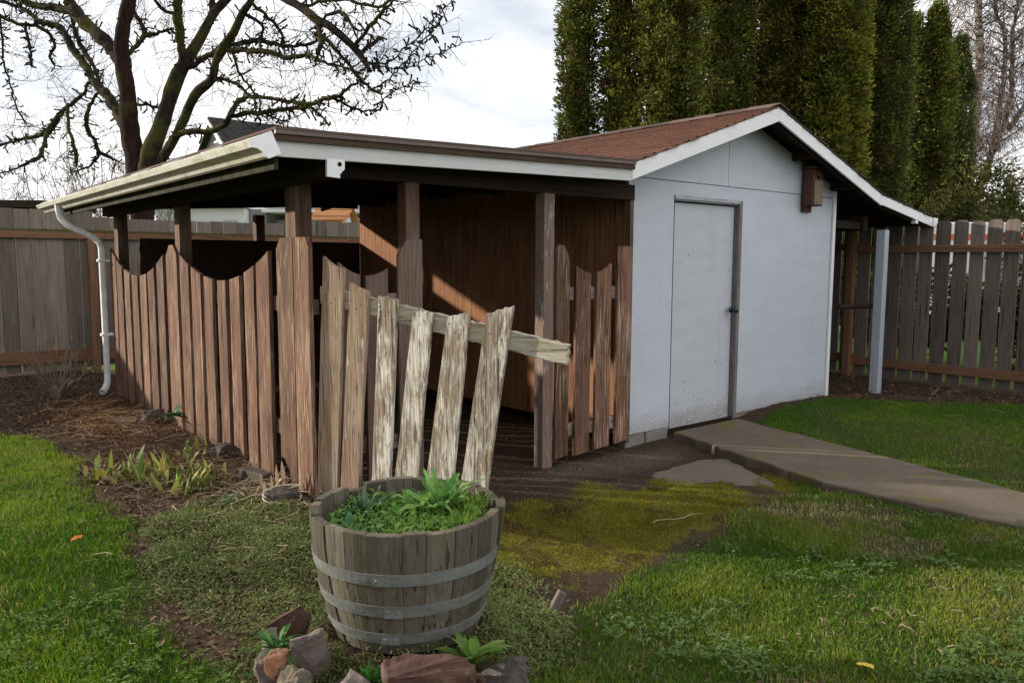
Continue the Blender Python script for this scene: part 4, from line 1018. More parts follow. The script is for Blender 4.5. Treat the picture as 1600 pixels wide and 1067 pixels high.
rosette('weed_plant','broad leafed dock weed between the barrel and the dark purple rock','weed',bpos(.205,.325,.10),12,(.10,.19),(.028,.045),(.5,1.2),(.15,.5),(.09,.17,.03),(.17,.27,.06))
rosette('weed_plant','bright green mossy tuft between the front rocks','weed',bpos(-.12,.345,.08),40,(.03,.07),(.008,.014),(.4,1.4),(.1,.4),(.07,.20,.03),(.13,.30,.05))
rosette('weed_plant','feathery green weed over the dark leaning slab','weed',bpos(-.44,.16,.11),44,(.05,.11),(.010,.018),(.1,1.3),(.1,.5),(.06,.15,.04),(.12,.24,.07))

# bare shrub by the left fence
BARK2=plain('shrub_bark',(.17,.125,.09),.85,.15,30,.35)
sh=thing('bare_shrub','leafless pruned shrub with upright twigs in front of the grey fence','shrub',loc=(-3.27,4.9,0))
mb=MB(); b0=Vector((-3.27,4.85,-.02)); rs=random.Random(4)
for i in range(4):
    a=i*1.7; mb.tube([b0,b0+Vector((.06*math.cos(a),.06*math.sin(a),.10)),b0+Vector((.16*math.cos(a),.14*math.sin(a),.19))],[.035,.03,.018],7)
mb.build('stump',BARK2,sh)
mb=MB()
for i in range(26):
    a=rs.uniform(0,6.28); r=rs.uniform(.05,.20); p=b0+Vector((r*math.cos(a),r*math.sin(a),.14+rs.uniform(0,.05)))
    L_=rs.uniform(.18,.52); o=rs.uniform(.05,.9) if i%4 else 1.6
    d=Vector((math.cos(a)*o,math.sin(a)*o,1)).normalized(); pts=[p]
    for k in range(5): d=(d+Vector((rs.uniform(-.12,.12),rs.uniform(-.12,.12),.05))).normalized(); pts.append(pts[-1]+d*L_/5)
    mb.tube(pts,[.010,.0085,.0075,.0065,.005,.003],5)
    for k in (2,3,4):
        if rs.random()<.6:
            dd=(d+Vector((rs.uniform(-.8,.8),rs.uniform(-.8,.8),.3))).normalized(); mb.tube([pts[k],pts[k]+dd*.06,pts[k]+dd*.11+Vector((0,0,.02))],[.0035,.003,.0015],4)
mb.build('twigs',BARK2,sh)

# odd leaves and a stick
def fallen(label,x,y,L_,col,yaw):
    P=[]; leaf_strip(P,(0,0,0),yaw,L_,L_*.62,.12,.02,col,6,.004); v=join(P)
    o=npmesh('fallen_leaf',v[0],v[1],v[2],DRY,col=v[3],smooth=True); o.location=(x,y,fz(x,y)+.035); tag(o,label,'leaf')
fallen('single orange leaf lying on the left lawn',-4.02,-.02,.06,(.50,.20,.03),.6)
fallen('small yellow leaf on the worn right lawn',-2.05,-3.05,.05,(.55,.40,.08),2.1)
mb=MB(); pts=[(-1.32+.05*i,-1.42-.012*i+.02*math.sin(i*1.3),fz(-1.32+.05*i,-1.42-.012*i)+.018) for i in range(8)]
mb.tube(pts,[.0028]*7+[.0015],5); tag(mb.build('dead_stick',plain('dry_stick',(.32,.25,.14),.9,.1)),'thin pale bent stick lying on the moss patch','stick')

# ------------------------------------------------------------ boundary fences
bf=thing('board_fence','grey board fence with orange rails running behind the lean-to','fence',loc=(0,7.02,0))
mb=MB(); x=-8.2
while x<4.9:
    w=random.uniform(.160,.185); mb.box((x,7.045,.02+random.uniform(-.02,.02)),(x+w,7.065,(1.30 if x<-4.15 else 2.045 if x<-2.46 else 1.966 if x<.35 else 2.03)+random.uniform(-.008,.008)),along=2); x+=w+random.uniform(.003,.011)  # far left boards, out of view, cut low so sun reaches the pickets
mb.build('board_panel',M['fence'],bf)
for z,mt in ((1.685,'rail_new'),(.12,'rail_new')):
    for a,b in ((-8.2,-4.16),(-4.158,-2.3),(-2.298,.2),(.202,2.7),(2.702,4.88)):
        zz=z if (a>-5 or z<1) else 1.1
        mb=MB(); mb.box((a,7.0,zz),(b,7.04,zz+(.09 if z>1 else .16))); mb.build('rail',M[mt],bf,bevel=.003)
mb=MB(); mb.box((-4.15,6.995,1.776),(4.88,7.043,1.800)); mb.build('mossy_rail_edge',plain('rail_moss',(.09,.085,.035),.95,.05,30,.5,0,.004,80),bf)
for x in (-5.8,-4.15,-2.47,.2,2.7):
    mb=MB(); mb.box((x-.045,6.90,-.1),(x+.045,6.992,1.70 if x>-5 else 1.25)); mb.build('post',M['rail_new'],bf,bevel=.004)
sf=thing('board_fence','gapped grey dog eared board fence right of the shed','fence',loc=(4.9,1,0))
mb=MB(); y=-5.2; ys_=[]
while y<6.95:
    w=random.uniform(.140,.160); h=1.925+(.012*y)+random.uniform(-.02,.02); z0=.015+random.uniform(-.015,.03); c=.032
    mb.prism([(y,z0),(y+w,z0),(y+w,h-c),(y+w-c*.9,h),(y+c*.9,h),(y,h-c)],(4.918,0,0),(0,1,0),(0,0,1),(1,0,0),.018)
    y+=w+random.uniform(.022,.040)
mb.build('board_panel',M['fence_dark'],sf)
for z,hh in ((1.555,.085),(.155,.10)):
    for a,b in ((-5.2,-2.0),(-1.998,.55),(.552,3.0),(3.002,6.9)):
        mb=MB(); dz=.012*(a+b)/2; mb.box((4.858,a,z+dz),(4.898,b,z+hh+dz)); mb.build('rail',M['rail_new'],sf,bevel=.003)
for y in (-2.0,.60,3.0):
    mb=MB(); mb.box((4.765,y-.045,-.1),(4.856,y+.045,1.80)); mb.build('post',M['rail_new'],sf,bevel=.004)

# ------------------------------------------------------------ bare old tree
TREE=[('T1',[-1.28,9.18,1.28,0.185,-1.22,9.36,2.21,0.176,-1.23,9.53,2.88,0.166,-1.26,9.72,3.56,0.151,-1.24,9.86,4.19,0.131,-1.26,9.97,4.57,0.126,-1.24,10.06,5.05,0.105,-1.11,10.09,5.59,0.106,-1.0,10.13,6.13,0.09,-0.91,10.18,6.67,0.064,-0.84,10.23,7.11,0.037]),
('a',[-1.26,9.97,4.57,0.095,-1.32,10.15,4.78,0.1,-1.41,10.39,5.03,0.107,-1.59,10.79,5.36,0.108,-1.72,11.12,5.68,0.093,-1.77,11.3,5.9,0.082,-1.83,11.64,6.4,0.061,-1.95,12.0,6.85,0.034]),
('a',[-1.63,10.84,5.43,0.07,-1.77,11.12,5.61,0.071,-1.93,11.42,5.7,0.06,-2.19,11.88,5.82,0.056,-2.42,12.3,5.99,0.045,-2.74,12.85,6.16,0.034,-3.07,13.39,6.2,0.023]),
('a',[-1.26,9.72,3.51,0.078,-1.3,9.9,3.64,0.079,-1.37,10.45,4.12,0.081,-1.49,10.94,4.46,0.066,-1.56,11.39,4.87,0.062,-1.64,11.75,5.15,0.057,-1.71,12.17,5.55,0.058,-1.84,12.48,5.69,0.047,-1.98,12.8,5.79,0.041,-2.13,13.23,6.08,0.036,-2.34,13.72,6.26,0.03,-2.59,14.25,6.46,0.025]),
('a',[-1.39,10.84,4.33,0.028,-1.44,11.13,4.75,0.033,-1.54,11.44,5.11,0.039,-1.6,11.66,5.41,0.04,-1.6,11.84,5.73,0.034,-1.57,12.06,6.19,0.029,-1.61,12.31,6.58,0.017]),
('a',[-1.51,10.96,4.49,0.022,-1.55,11.05,4.46,0.022,-1.6,11.25,4.29,0.028,-1.75,11.59,4.15,0.034,-1.91,11.96,3.95,0.052,-1.98,12.19,3.77,0.052,-2.17,12.57,3.67,0.035,-2.36,12.95,3.64,0.03,-2.62,13.44,3.55,0.018,-2.88,13.93,3.5,0.012]),
('a',[-1.95,12.17,3.85,0.041,-2.03,12.1,3.72,0.04,-2.12,11.97,3.5,0.034,-2.18,11.86,3.34,0.034,-2.28,11.77,3.19,0.039,-2.61,11.66,2.99,0.016,-2.87,11.58,2.86,0.014,-3.11,11.5,2.75,0.011]),
('a',[-1.78,11.61,4.13,0.023,-1.8,11.61,4.04,0.028,-1.81,11.57,3.8,0.028,-1.77,11.48,3.53,0.028,-1.74,11.41,3.28,0.034,-1.75,11.38,3.09,0.034]),
('a',[-1.39,10.84,4.3,0.022,-1.46,11.0,4.24,0.022,-1.54,11.27,4.05,0.034,-1.53,11.48,3.79,0.04,-1.4,11.58,3.58,0.035,-1.31,11.67,3.38,0.035,-1.15,11.69,3.29,0.024,-0.97,11.71,3.22,0.018]),
('a',[-1.31,11.67,3.38,0.023,-1.33,11.7,3.29,0.023,-1.43,11.82,3.12,0.018,-1.68,12.11,3.03,0.015]),
('a',[-1.18,9.9,4.57,0.037,-1.14,10.05,4.79,0.037,-0.99,10.11,4.97,0.037,-0.86,10.18,5.16,0.043,-0.83,10.35,5.39,0.033,-0.88,10.61,5.63,0.028,-0.89,10.8,5.86,0.022]),
('a',[-0.86,10.18,5.16,0.027,-0.73,9.91,5.19,0.027,-0.58,9.59,5.19,0.021,-0.5,9.33,5.03,0.021]),
('M',[-1.21,9.34,2.1,0.134,-1.14,9.35,2.72,0.145,-1.07,9.33,3.13,0.139,-0.96,9.27,3.42,0.134,-0.84,9.2,3.81,0.119,-0.71,9.14,4.24,0.113,-0.59,9.07,4.51,0.103,-0.52,9.03,4.64,0.093,-0.36,8.93,4.94,0.077,-0.22,8.84,5.23,0.072,-0.13,8.78,5.41,0.067,0.04,8.65,5.61,0.062,0.23,8.52,5.83,0.051,0.4,8.41,6.18,0.031]),
('a',[-0.59,9.07,4.49,0.067,-0.6,9.01,4.62,0.067,-0.67,8.9,4.98,0.066,-0.71,8.82,5.21,0.065,-0.74,8.73,5.43,0.065,-0.78,8.63,5.68,0.054,-0.83,8.5,6.01,0.034]),
('a',[-0.24,8.85,5.19,0.046,-0.19,8.84,5.33,0.051,-0.15,8.86,5.59,0.046,-0.12,8.88,5.8,0.041,-0.05,8.92,6.22,0.026]),
('M',[-1.07,9.3,2.82,0.083,-0.94,9.06,3.06,0.072,-0.77,8.7,3.5,0.07,-0.68,8.47,3.83,0.069,-0.6,8.3,4.01,0.069,-0.47,8.07,4.17,0.063,-0.45,7.95,4.4,0.058,-0.39,7.8,4.58,0.067,-0.3,7.6,4.77,0.057,-0.23,7.4,5.02,0.056,-0.17,7.26,5.15,0.047,-0.1,7.08,5.34,0.042,0.0,6.87,5.24,0.055,0.12,6.61,5.09,0.059,0.24,6.33,4.92,0.058,0.31,6.14,4.76,0.062,0.4,5.94,4.65,0.053,0.48,5.72,4.48,0.052,0.54,5.52,4.31,0.048,0.58,5.37,4.16,0.043,0.6,5.24,4.02,0.034,0.61,5.15,3.92,0.021]),
('a',[-0.55,9.04,4.51,0.041,-0.51,8.92,4.49,0.041,-0.39,8.54,4.6,0.045,-0.27,8.14,4.66,0.049]),
('a',[0.35,5.99,4.72,0.022,0.37,5.92,4.76,0.022,0.46,5.74,4.79,0.026,0.51,5.57,4.69,0.026,0.51,5.46,4.54,0.021,0.53,5.36,4.46,0.017]),
('a',[0.54,5.52,4.31,0.022,0.57,5.46,4.34,0.022,0.63,5.32,4.46,0.026,0.69,5.19,4.58,0.026,0.74,5.07,4.67,0.021,0.81,4.9,4.82,0.017,0.83,4.8,4.96,0.012]),
('a',[0.58,5.37,4.17,0.026,0.62,5.4,4.23,0.026,0.78,5.44,4.35,0.031,0.93,5.48,4.49,0.026]),
('a',[0.58,5.26,4.07,0.013,0.61,5.25,4.05,0.013,0.94,5.2,4.1,0.011,1.2,5.21,4.35,0.009,1.47,5.21,4.57,0.009,1.66,5.23,4.8,0.008,2.0,5.24,5.13,0.007]),
('a',[0.6,5.13,3.7,0.011,0.65,5.01,3.7,0.011,0.74,4.64,3.9,0.009,0.78,4.39,4.04,0.008,0.84,4.01,4.25,0.007,0.87,3.81,4.37,0.006]),
('a',[0.59,5.24,4.03,0.011,0.67,5.24,4.03,0.011,1.12,5.18,4.05,0.009,1.39,5.16,4.18,0.008,1.71,5.13,4.34,0.007,2.05,5.1,4.52,0.006]),
('a',[0.65,4.99,3.59,0.008,0.64,4.92,3.52,0.008,0.72,4.62,3.62,0.007,0.8,4.32,3.67,0.006]),
('a',[-0.38,7.79,4.59,0.034,-0.13,7.67,4.69,0.034,0.08,7.57,4.72,0.034,0.4,7.4,4.67,0.029,0.68,7.25,4.71,0.024,0.86,7.17,4.8,0.02]),
('a',[-0.38,7.78,4.56,0.038,-0.23,7.41,4.5,0.038,-0.05,6.95,4.42,0.037,0.07,6.58,4.28,0.032,0.2,6.23,4.27,0.027,0.3,5.87,4.12,0.022,0.41,5.52,4.01,0.017,0.46,5.34,3.93,0.013]),
('a',[0.32,6.12,4.72,0.031,0.31,6.09,4.68,0.031,0.24,5.84,4.41,0.03,0.11,5.67,4.16,0.026]),
('a',[0.86,7.19,4.9,0.025,0.89,7.2,4.86,0.025,1.07,7.2,4.78,0.03,1.21,7.22,4.68,0.03,1.39,7.24,4.53,0.025,1.62,7.27,4.34,0.026,1.81,7.27,4.22,0.026,1.99,7.26,4.13,0.021]),
('a',[-0.98,9.1,3.05,0.046,-0.91,8.94,3.15,0.046,-0.83,8.76,3.34,0.045,-0.73,8.58,3.41,0.045,-0.51,8.16,3.39,0.044,-0.36,7.87,3.48,0.044,-0.31,7.69,3.68,0.039,-0.23,7.51,3.82,0.038,-0.16,7.38,3.84,0.033,0.01,7.04,3.79,0.028,0.12,6.8,3.73,0.028,0.28,6.44,3.64,0.032,0.42,6.14,3.69,0.032,0.53,5.91,3.72,0.027,0.6,5.76,3.79,0.022,0.67,5.58,3.88,0.013]),
('a',[-0.3,7.83,3.58,0.029,-0.27,7.79,3.59,0.029,-0.18,7.62,3.62,0.034,-0.0,7.27,3.61,0.033,0.26,6.75,3.63,0.028,0.39,6.5,3.62,0.023,0.44,6.31,3.49,0.018,0.48,6.13,3.32,0.014]),
('a',[-0.0,7.27,3.6,0.014,0.22,7.32,3.54,0.015,0.38,7.34,3.53,0.015]),
('a',[0.48,6.09,3.71,0.018,0.6,6.09,3.69,0.018,0.87,6.1,3.61,0.016,1.16,6.09,3.61,0.014,1.27,6.09,3.66,0.012]),
('a',[-0.45,8.05,4.17,0.024,-0.42,7.99,4.17,0.024,-0.27,7.75,4.09,0.024,-0.15,7.5,3.9,0.024]),
('a',[-0.32,7.74,4.59,0.019,-0.28,7.77,4.54,0.019,-0.11,7.92,4.32,0.02,0.09,8.03,4.12,0.015,0.19,8.07,4.04,0.015,0.27,8.24,3.81,0.015,0.36,8.31,3.67,0.016]),
('a',[-1.98,12.8,5.79,0.03,-2.06,12.86,5.72,0.03,-2.29,13.08,5.76,0.03,-2.51,13.31,5.89,0.03,-2.78,13.56,5.96,0.024]),
('a',[-2.06,12.86,5.72,0.03,-1.92,12.8,5.67,0.03,-1.78,12.75,5.51,0.036,-1.76,12.76,5.35,0.03,-1.81,12.84,5.18,0.024,-1.74,12.83,5.02,0.018]),
('a',[-2.18,12.99,5.74,0.024,-2.18,12.95,5.69,0.024,-2.16,12.66,5.25,0.023,-2.18,12.44,4.88,0.023]),
('a',[-2.51,13.31,5.89,0.024,-2.48,13.5,5.64,0.018,-2.44,13.83,5.18,0.018,-2.32,14.02,4.83,0.016,-2.21,14.23,4.42,0.016,-2.03,14.34,4.13,0.016]),
('a',[0.24,6.33,4.94,0.022,0.5,6.27,5.07,0.023,0.79,6.17,5.12,0.018,1.06,6.08,5.09,0.023,1.24,6.01,5.07,0.023,1.45,5.96,5.23,0.019]),
('a',[-0.17,7.26,5.15,0.028,0.09,7.34,5.06,0.024,0.27,7.41,4.95,0.024,0.43,7.49,4.81,0.02,0.44,7.6,4.72,0.02]),
('a',[-0.23,7.4,5.02,0.028,-0.04,7.41,4.98,0.024,0.11,7.45,4.87,0.024,0.1,7.61,4.73,0.019]),
('a',[-0.75,8.86,5.27,0.025,-0.94,8.93,5.32,0.025,-1.05,8.93,5.49,0.02]),
('a',[-1.2,9.79,3.93,0.026,-1.08,9.64,3.95,0.021,-0.95,9.47,3.89,0.021,-0.86,9.36,3.86,0.016])]
def m_bark(name,c1,c2,moss,amt):
    m,nt,b=newmat(name,.95,.08)
    g=attr(nt,'gco'); tc=nd(nt,'ShaderNodeTexCoord',out=3)
    n=noise(nt,mp(nt,tc,(14,14,3)),1,6,.65); f=noise(nt,tc,30,4,.6); k=noise(nt,tc,2.2,5,.6)
    c=mix(nt,mr(nt,n,.32,.68),c1,c2); c=mix(nt,ramp(nt,k,[(amt,0.0),(amt+.1,.85)]),c,moss)
    setc(nt,b,c); bump(nt,b,ma(nt,'ADD',n,ma(nt,'MULTIPLY',f,.5)),.03,.9); return m
BK1=m_bark('old_tree_bark',(.012,.006,.005),(.036,.018,.014),(.045,.045,.012),.58)
BK2=m_bark('limb_bark',(.013,.010,.008),(.038,.029,.022),(.060,.060,.016),.46)
BK3=plain('twig_bark',(.026,.019,.016),.9,.1)
def catmull(P,rad,step):
    out=[];rr=[]; n=len(P)
    for i in range(n-1):
        p0,p1,p2,p3=P[max(i-1,0)],P[i],P[i+1],P[min(i+2,n-1)]
        m=max(1,int((p2-p1).length/step))
        for k in range(m):
            t=k/m; out.append(.5*((2*p1)+(p2-p0)*t+(2*p0-5*p1+4*p2-p3)*t*t+(3*p1-p0-3*p2+p3)*t**3)); rr.append(rad[i]*(1-t)+rad[i+1]*t)
    out.append(P[-1]); rr.append(rad[-1]); return out,rr
old=thing('bare_tree','gnarled leafless mossy tree behind the back fence with spreading limbs','tree',loc=(-1.24,9.3,0))
rt=random.Random(9)
mt_=MB(); ml_=MB(); mw=MB(); ntw=0
def rv(a=1): return Vector((rt.uniform(-a,a),rt.uniform(-a,a),rt.uniform(-a,a)))
def twig(p,d,L_,r,depth):
    global ntw
    n=max(3,int(L_/.07)); pts=[p]; dd=d.normalized(); curl=rv(.14)
    for k in range(n):
        dd=(dd+rv(.27)+curl+Vector((0,0,.02))).normalized(); pts.append(pts[-1]+dd*L_/n)
    mw.tube(pts,[max(.0018,r*(1-.72*k/n)) for k in range(n+1)],3,cap=False); ntw+=1
    if depth>0:
        for k in range(1,n+1):
            if rt.random()<.50:
                twig(pts[k],(dd*.6+rv(1)).normalized(),L_*rt.uniform(.22,.55),r*.62,depth-1)
    return pts
for bi,(nm,q_) in enumerate(TREE):
    P=[Vector(q_[i:i+3]) for i in range(0,len(q_),4)]; rad=q_[3::4]
    big=nm!='a'; tr=nm=='T1'
    pts,rr=catmull(P,rad,.12 if big else .07)
    pts=[p+rv(.006 if big else .016) for p in pts]; rr=[max(.004,r*(rt.uniform(.94,1.10) if big else rt.uniform(.86,1.22))) for r in rr]
    (mt_ if tr else ml_).tube(pts,rr,12 if big else 7)
    for i,p in enumerate(pts[1:],1):
        r=rr[i]; t=(pts[i]-pts[i-1]).normalized(); side_=t.cross(rv(1)).normalized()
        if r<.11:
            for _ in range(3 if not big else 2):
                # knobbly fruit spurs and lichen lumps
                if rt.random()<.60:
                    s_=t.cross(rv(1)).normalized(); L_=rt.uniform(.04,.14); e_=p+(s_+t*.4+rv(.3))*L_*.6
                    ml_.tube([p,e_,e_+(s_+rv(.8))*L_*.5],[max(.007,r*.32),.012,.015],5)
            if rt.random()<(.85 if not big else .50):
                long_=rt.random()<.45 and r>.0125
                d=(side_+t*.7+Vector((0,0,-.15 if p.z<3.5 else .1))).normalized()
                twig(p,d,rt.uniform(.40,1.1) if long_ else rt.uniform(.12,.42),.0075 if long_ else .006,2 if long_ else 1)
mt_.build('trunk',BK1,old,smooth=True); ml_.build('limbs',BK2,old,smooth=True); mw.build('twigs',BK3,old)

# ------------------------------------------------------------ arborvitae row
AV=leafmat('arborvitae_spray',.75,.12,.08)
AVB=plain('arborvitae_bark',(.07,.045,.032),.9,.1,20,.3)
def arbor(label,x,y,w,zt_,c1,c2,nsp,seed,z0=.25):
    o=thing('arborvitae',label,'tree','arborvitae row beyond the fence',loc=(x,y,0)); rg=np.random.default_rng(seed)
    mb=MB(); mb.tube([(x,y,-.1),(x,y,zt_*.5),(x,y,zt_*.93)],[w*.10,w*.07,.01],8); mb.build('trunk',AVB,o)
    def prof(t): return np.where(t<.12,.80+.2*t/.12,1)*np.clip((1-t)/.26,0,1)**.55*(1-.10*t)
    per=22; nc=nsp//13
    tc_=rg.uniform(0,1,nc)**.92; zc=z0+tc_*(zt_-z0); thc=rg.uniform(0,6.283,nc)
    lump=fbm(thc*2.2*max(w,.6)+seed,zc*1.5,seed,3); out=rg.uniform(0,1,nc)
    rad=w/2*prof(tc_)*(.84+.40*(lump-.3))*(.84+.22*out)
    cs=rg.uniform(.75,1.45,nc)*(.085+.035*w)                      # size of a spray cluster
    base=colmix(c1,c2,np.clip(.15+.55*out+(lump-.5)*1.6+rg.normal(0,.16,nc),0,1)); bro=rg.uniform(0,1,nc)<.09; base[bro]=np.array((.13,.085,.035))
    rep=lambda a: np.repeat(a,per,0)
    n=nc*per; off=rg.normal(0,1,(n,3)); off/=np.linalg.norm(off,axis=1)[:,None]; off*=(rg.uniform(0,1,n)**.5*rep(cs))[:,None]
    th=rep(thc); px=x+rep(rad)*np.cos(th)+off[:,0]; py=y+rep(rad)*np.sin(th)+off[:,1]; z=rep(zc)+off[:,2]*1.15
    # fan out of the cluster, tips turned up and outward
    dx=off[:,0]/rep(cs)+.9*np.cos(th); dy=off[:,1]/rep(cs)+.9*np.sin(th); yaw=np.arctan2(dy,dx)+rg.normal(0,.3,n); pit=np.clip(.55+off[:,2]/rep(cs)*.6+rg.normal(0,.3,n),-.6,1.45)
    col=rep(base)*rg.uniform(.75,1.25,(n,1))
    L_=rg.uniform(.050,.105,n)*(.85+.2*w)
    parts=[]
    for k,(dy_,ds) in enumerate(((0,1.0),(.5,.7),(-.5,.7))):
        parts.append(leafquads(px,py,z,L_*ds,L_*.36*ds,yaw+dy_,pit-.1*k,col,rg.normal(0,.9,n),.12))
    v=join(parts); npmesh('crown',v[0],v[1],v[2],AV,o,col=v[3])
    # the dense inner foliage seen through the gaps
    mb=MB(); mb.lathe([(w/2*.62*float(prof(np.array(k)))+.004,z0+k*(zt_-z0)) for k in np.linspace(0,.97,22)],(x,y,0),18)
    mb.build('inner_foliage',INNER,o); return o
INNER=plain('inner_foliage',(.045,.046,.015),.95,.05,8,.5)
o1,o2=(.070,.088,.018),(.235,.26,.055); y1,y2=(.10,.112,.020),(.33,.335,.06); d1,d2=(.060,.085,.03),(.19,.235,.075); b1,b2=(.080,.078,.020),(.25,.225,.055)
arbor('leftmost arborvitae, its left side against the open sky',5.99,6.75,.78,8.6,o1,o2,15000,1)
arbor('yellowish narrow arborvitae second from the open sky',6.45,6.10,.72,8.5,y1,y2,15000,2)
arbor('broad olive arborvitae left of the shed ridge',6.86,5.30,1.22,8.6,b1,o2,24000,3)
arbor('dark brownish arborvitae directly behind the left roof slope',8.48,5.20,1.15,8.4,o1,o2,20000,4)
arbor('widest dark arborvitae rising behind the roof peak',9.75,4.75,1.55,9.0,b1,b2,26000,5)
arbor('bright yellow green arborvitae just right of the roof peak',9.70,3.55,1.10,8.3,y1,y2,22000,6)
arbor('dark green arborvitae right of the bright yellow green one',11.25,3.50,1.25,7.9,d1,o2,21000,7)
arbor('slim pointed arborvitae with the lower of two close tips',13.9,4.0,.74,6.95,o1,o2,13000,8)
arbor('pointed arborvitae with the taller of two close tips',14.25,3.68,.84,7.15,o1,o2,15000,9)
arbor('short dark blue green arborvitae nearest the birch',15.8,3.75,.72,6.75,d1,d2,13000,10)

# ------------------------------------------------------------ birch and other background plants
def m_birch():
    m,nt,b=newmat('birch_bark',.8,.2)
    tc=nd(nt,'ShaderNodeTexCoord',out=3); n=noise(nt,mp(nt,tc,(3,3,14)),1,5,.65); k=noise(nt,tc,1.2,4,.6)
    c=mix(nt,ramp(nt,n,[(.46,0.0),(.58,1.0)]),(.10,.075,.065),(.52,.45,.40)); c=mix(nt,ramp(nt,k,[(.5,0.0),(.7,.7)]),c,(.25,.16,.12))
    setc(nt,b,c); bump(nt,b,n,.01,.6); return m
bi=thing('birch_tree','tall leafless birch with pale trunk and reddish hanging twigs','tree',loc=(19.4,4.75,0))
rt=random.Random(31); mt_=MB(); ml_=MB(); mw=MB()
stems=[[(19.35,4.75,-.1),(19.4,4.76,3.5),(19.65,4.78,5.24),(19.87,4.83,7.03),(19.99,4.98,8.83),(20.1,5.1,12)],
       [(19.4,4.75,2.6),(19.9,4.4,4.4),(20.2,4.37,5.6),(20.35,4.35,7.5),(20.3,4.73,9),(20.4,4.8,12)],
       [(19.9,4.4,4.4),(20.5,4.2,5.9),(20.65,4.3,7.76),(20.85,4.29,8.84),(21.1,4.2,12)],
       [(19.5,4.78,4.2),(19.3,5.2,5.6),(19.32,5.29,7.03),(19.29,5.56,8.83),(19.2,5.7,11.5)],
       [(20.5,4.2,5.2),(21.0,3.6,6.6),(21.4,3.3,8.6),(21.6,3.2,11)]]
rads=[.20,.10,.085,.08,.08]
for q_,r0 in zip(stems,rads):
    P=[Vector(p) for p in q_]; pts,rr=catmull(P,[r0*(1-.72*i/(len(P)-1)) for i in range(len(P))],.22)
    pts=[p+rv(.02) for p in pts]; mt_.tube(pts,rr,9)
    for i,p in enumerate(pts):
        if p.z>3.6:
            for _ in range(3):
                a=rt.uniform(0,6.28); d=Vector((math.cos(a),math.sin(a),rt.uniform(.4,1.5))).normalized(); L_=rt.uniform(.5,1.7); n=7; bp=[p]; dd=d
                for k in range(n):
                    dd=(dd+rv(.12)+Vector((0,0,-.05))).normalized(); bp.append(bp[-1]+dd*L_/n)
                ml_.tube(bp,[.016*(1-.75*k/n) for k in range(n+1)],4,cap=False)
                for k in range(2,n+1):
                    for _2 in range(2):
                        dd2=(dd*.4+rv(1)+Vector((0,0,-.35))).normalized(); tp=[bp[k]]; L2=rt.uniform(.3,.9)
                        for j in range(5): dd2=(dd2+rv(.14)+Vector((0,0,-.14))).normalized(); tp.append(tp[-1]+dd2*L2/5)
                        mw.tube(tp,[.0075,.0065,.0055,.0045,.004,.003],3,cap=False)
mt_.build('trunk',m_birch(),bi,smooth=True); ml_.build('limbs',plain('birch_limb_bark',(.14,.09,.075),.9,.1),bi); mw.build('twigs',plain('birch_twig_bark',(.19,.145,.13),.9,.1),bi)

def bush(label,x,y,z,size,c1,c2,n,seed,cat='shrub',name='shrub',L0=(.06,.13)):
    o=thing(name,label,cat,loc=(x,y,0)); rg=np.random.default_rng(seed)
    mb=MB(); mb.tube([(x,y,-.1),(x,y,z)],[.06,.03],7); mb.build('stem',AVB,o)
    u=rg.normal(0,1,(n,3)); u/=np.linalg.norm(u,axis=1)[:,None]; lump=fbm(u[:,0]*2.5+seed+u[:,2]*1.7,u[:,1]*2.5+u[:,2],seed,4)
    r=(.55+.85*lump)*rg.uniform(.72,1,n)
    p=u*r[:,None]*np.asarray(size)[None]+np.array([x,y,z])
    k=p[:,2]>.02; p=p[k];u=u[k];lump=lump[k];m=len(p)
    col=colmix(c1,c2,np.clip(lump*1.6-.3+rg.normal(0,.15,m),0,1))*rg.uniform(.75,1.25,(m,1)); L_=rg.uniform(*L0,m)
    v=leafquads(p[:,0],p[:,1],p[:,2],L_,L_*.45,np.arctan2(u[:,1],u[:,0])+rg.normal(0,.7,m),rg.normal(.3,.5,m),col,rg.normal(0,.8,m),.15)
    npmesh('crown',v[0],v[1],v[2],AV,o,col=v[3]); return o
bush('dark green spreading conifer shrub right of the arborvitae row',13.6,2.65,1.9,(1.1,1.0,1.15),(.028,.036,.010),(.075,.075,.022),9000,41)
bush('yellow green tall shrub in front of the birch trunk',15.4,2.75,2.3,(.75,.75,1.45),(.07,.075,.018),(.19,.18,.055),8000,43)
bush('low olive shrub just above the fence at the right picture edge',12.6,1.35,1.6,(1.3,1.1,1.0),(.05,.055,.016),(.13,.125,.04),8000,44)
bush('brownish shrub behind the yellow green one',17.8,2.2,2.6,(1.2,1.2,1.5),(.06,.042,.022),(.14,.10,.06),7000,45)
bush('dark hedge plant seen through the gaps of the right fence',6.6,.6,.75,(.8,1.0,.62),(.03,.05,.014),(.07,.10,.028),5000,46,'hedge','hedge_plant')
bush('green hedge plant nearer the picture edge behind the right fence',6.7,-1.1,.75,(.8,1.0,.62),(.035,.055,.014),(.08,.11,.028),5000,47,'hedge','hedge_plant')
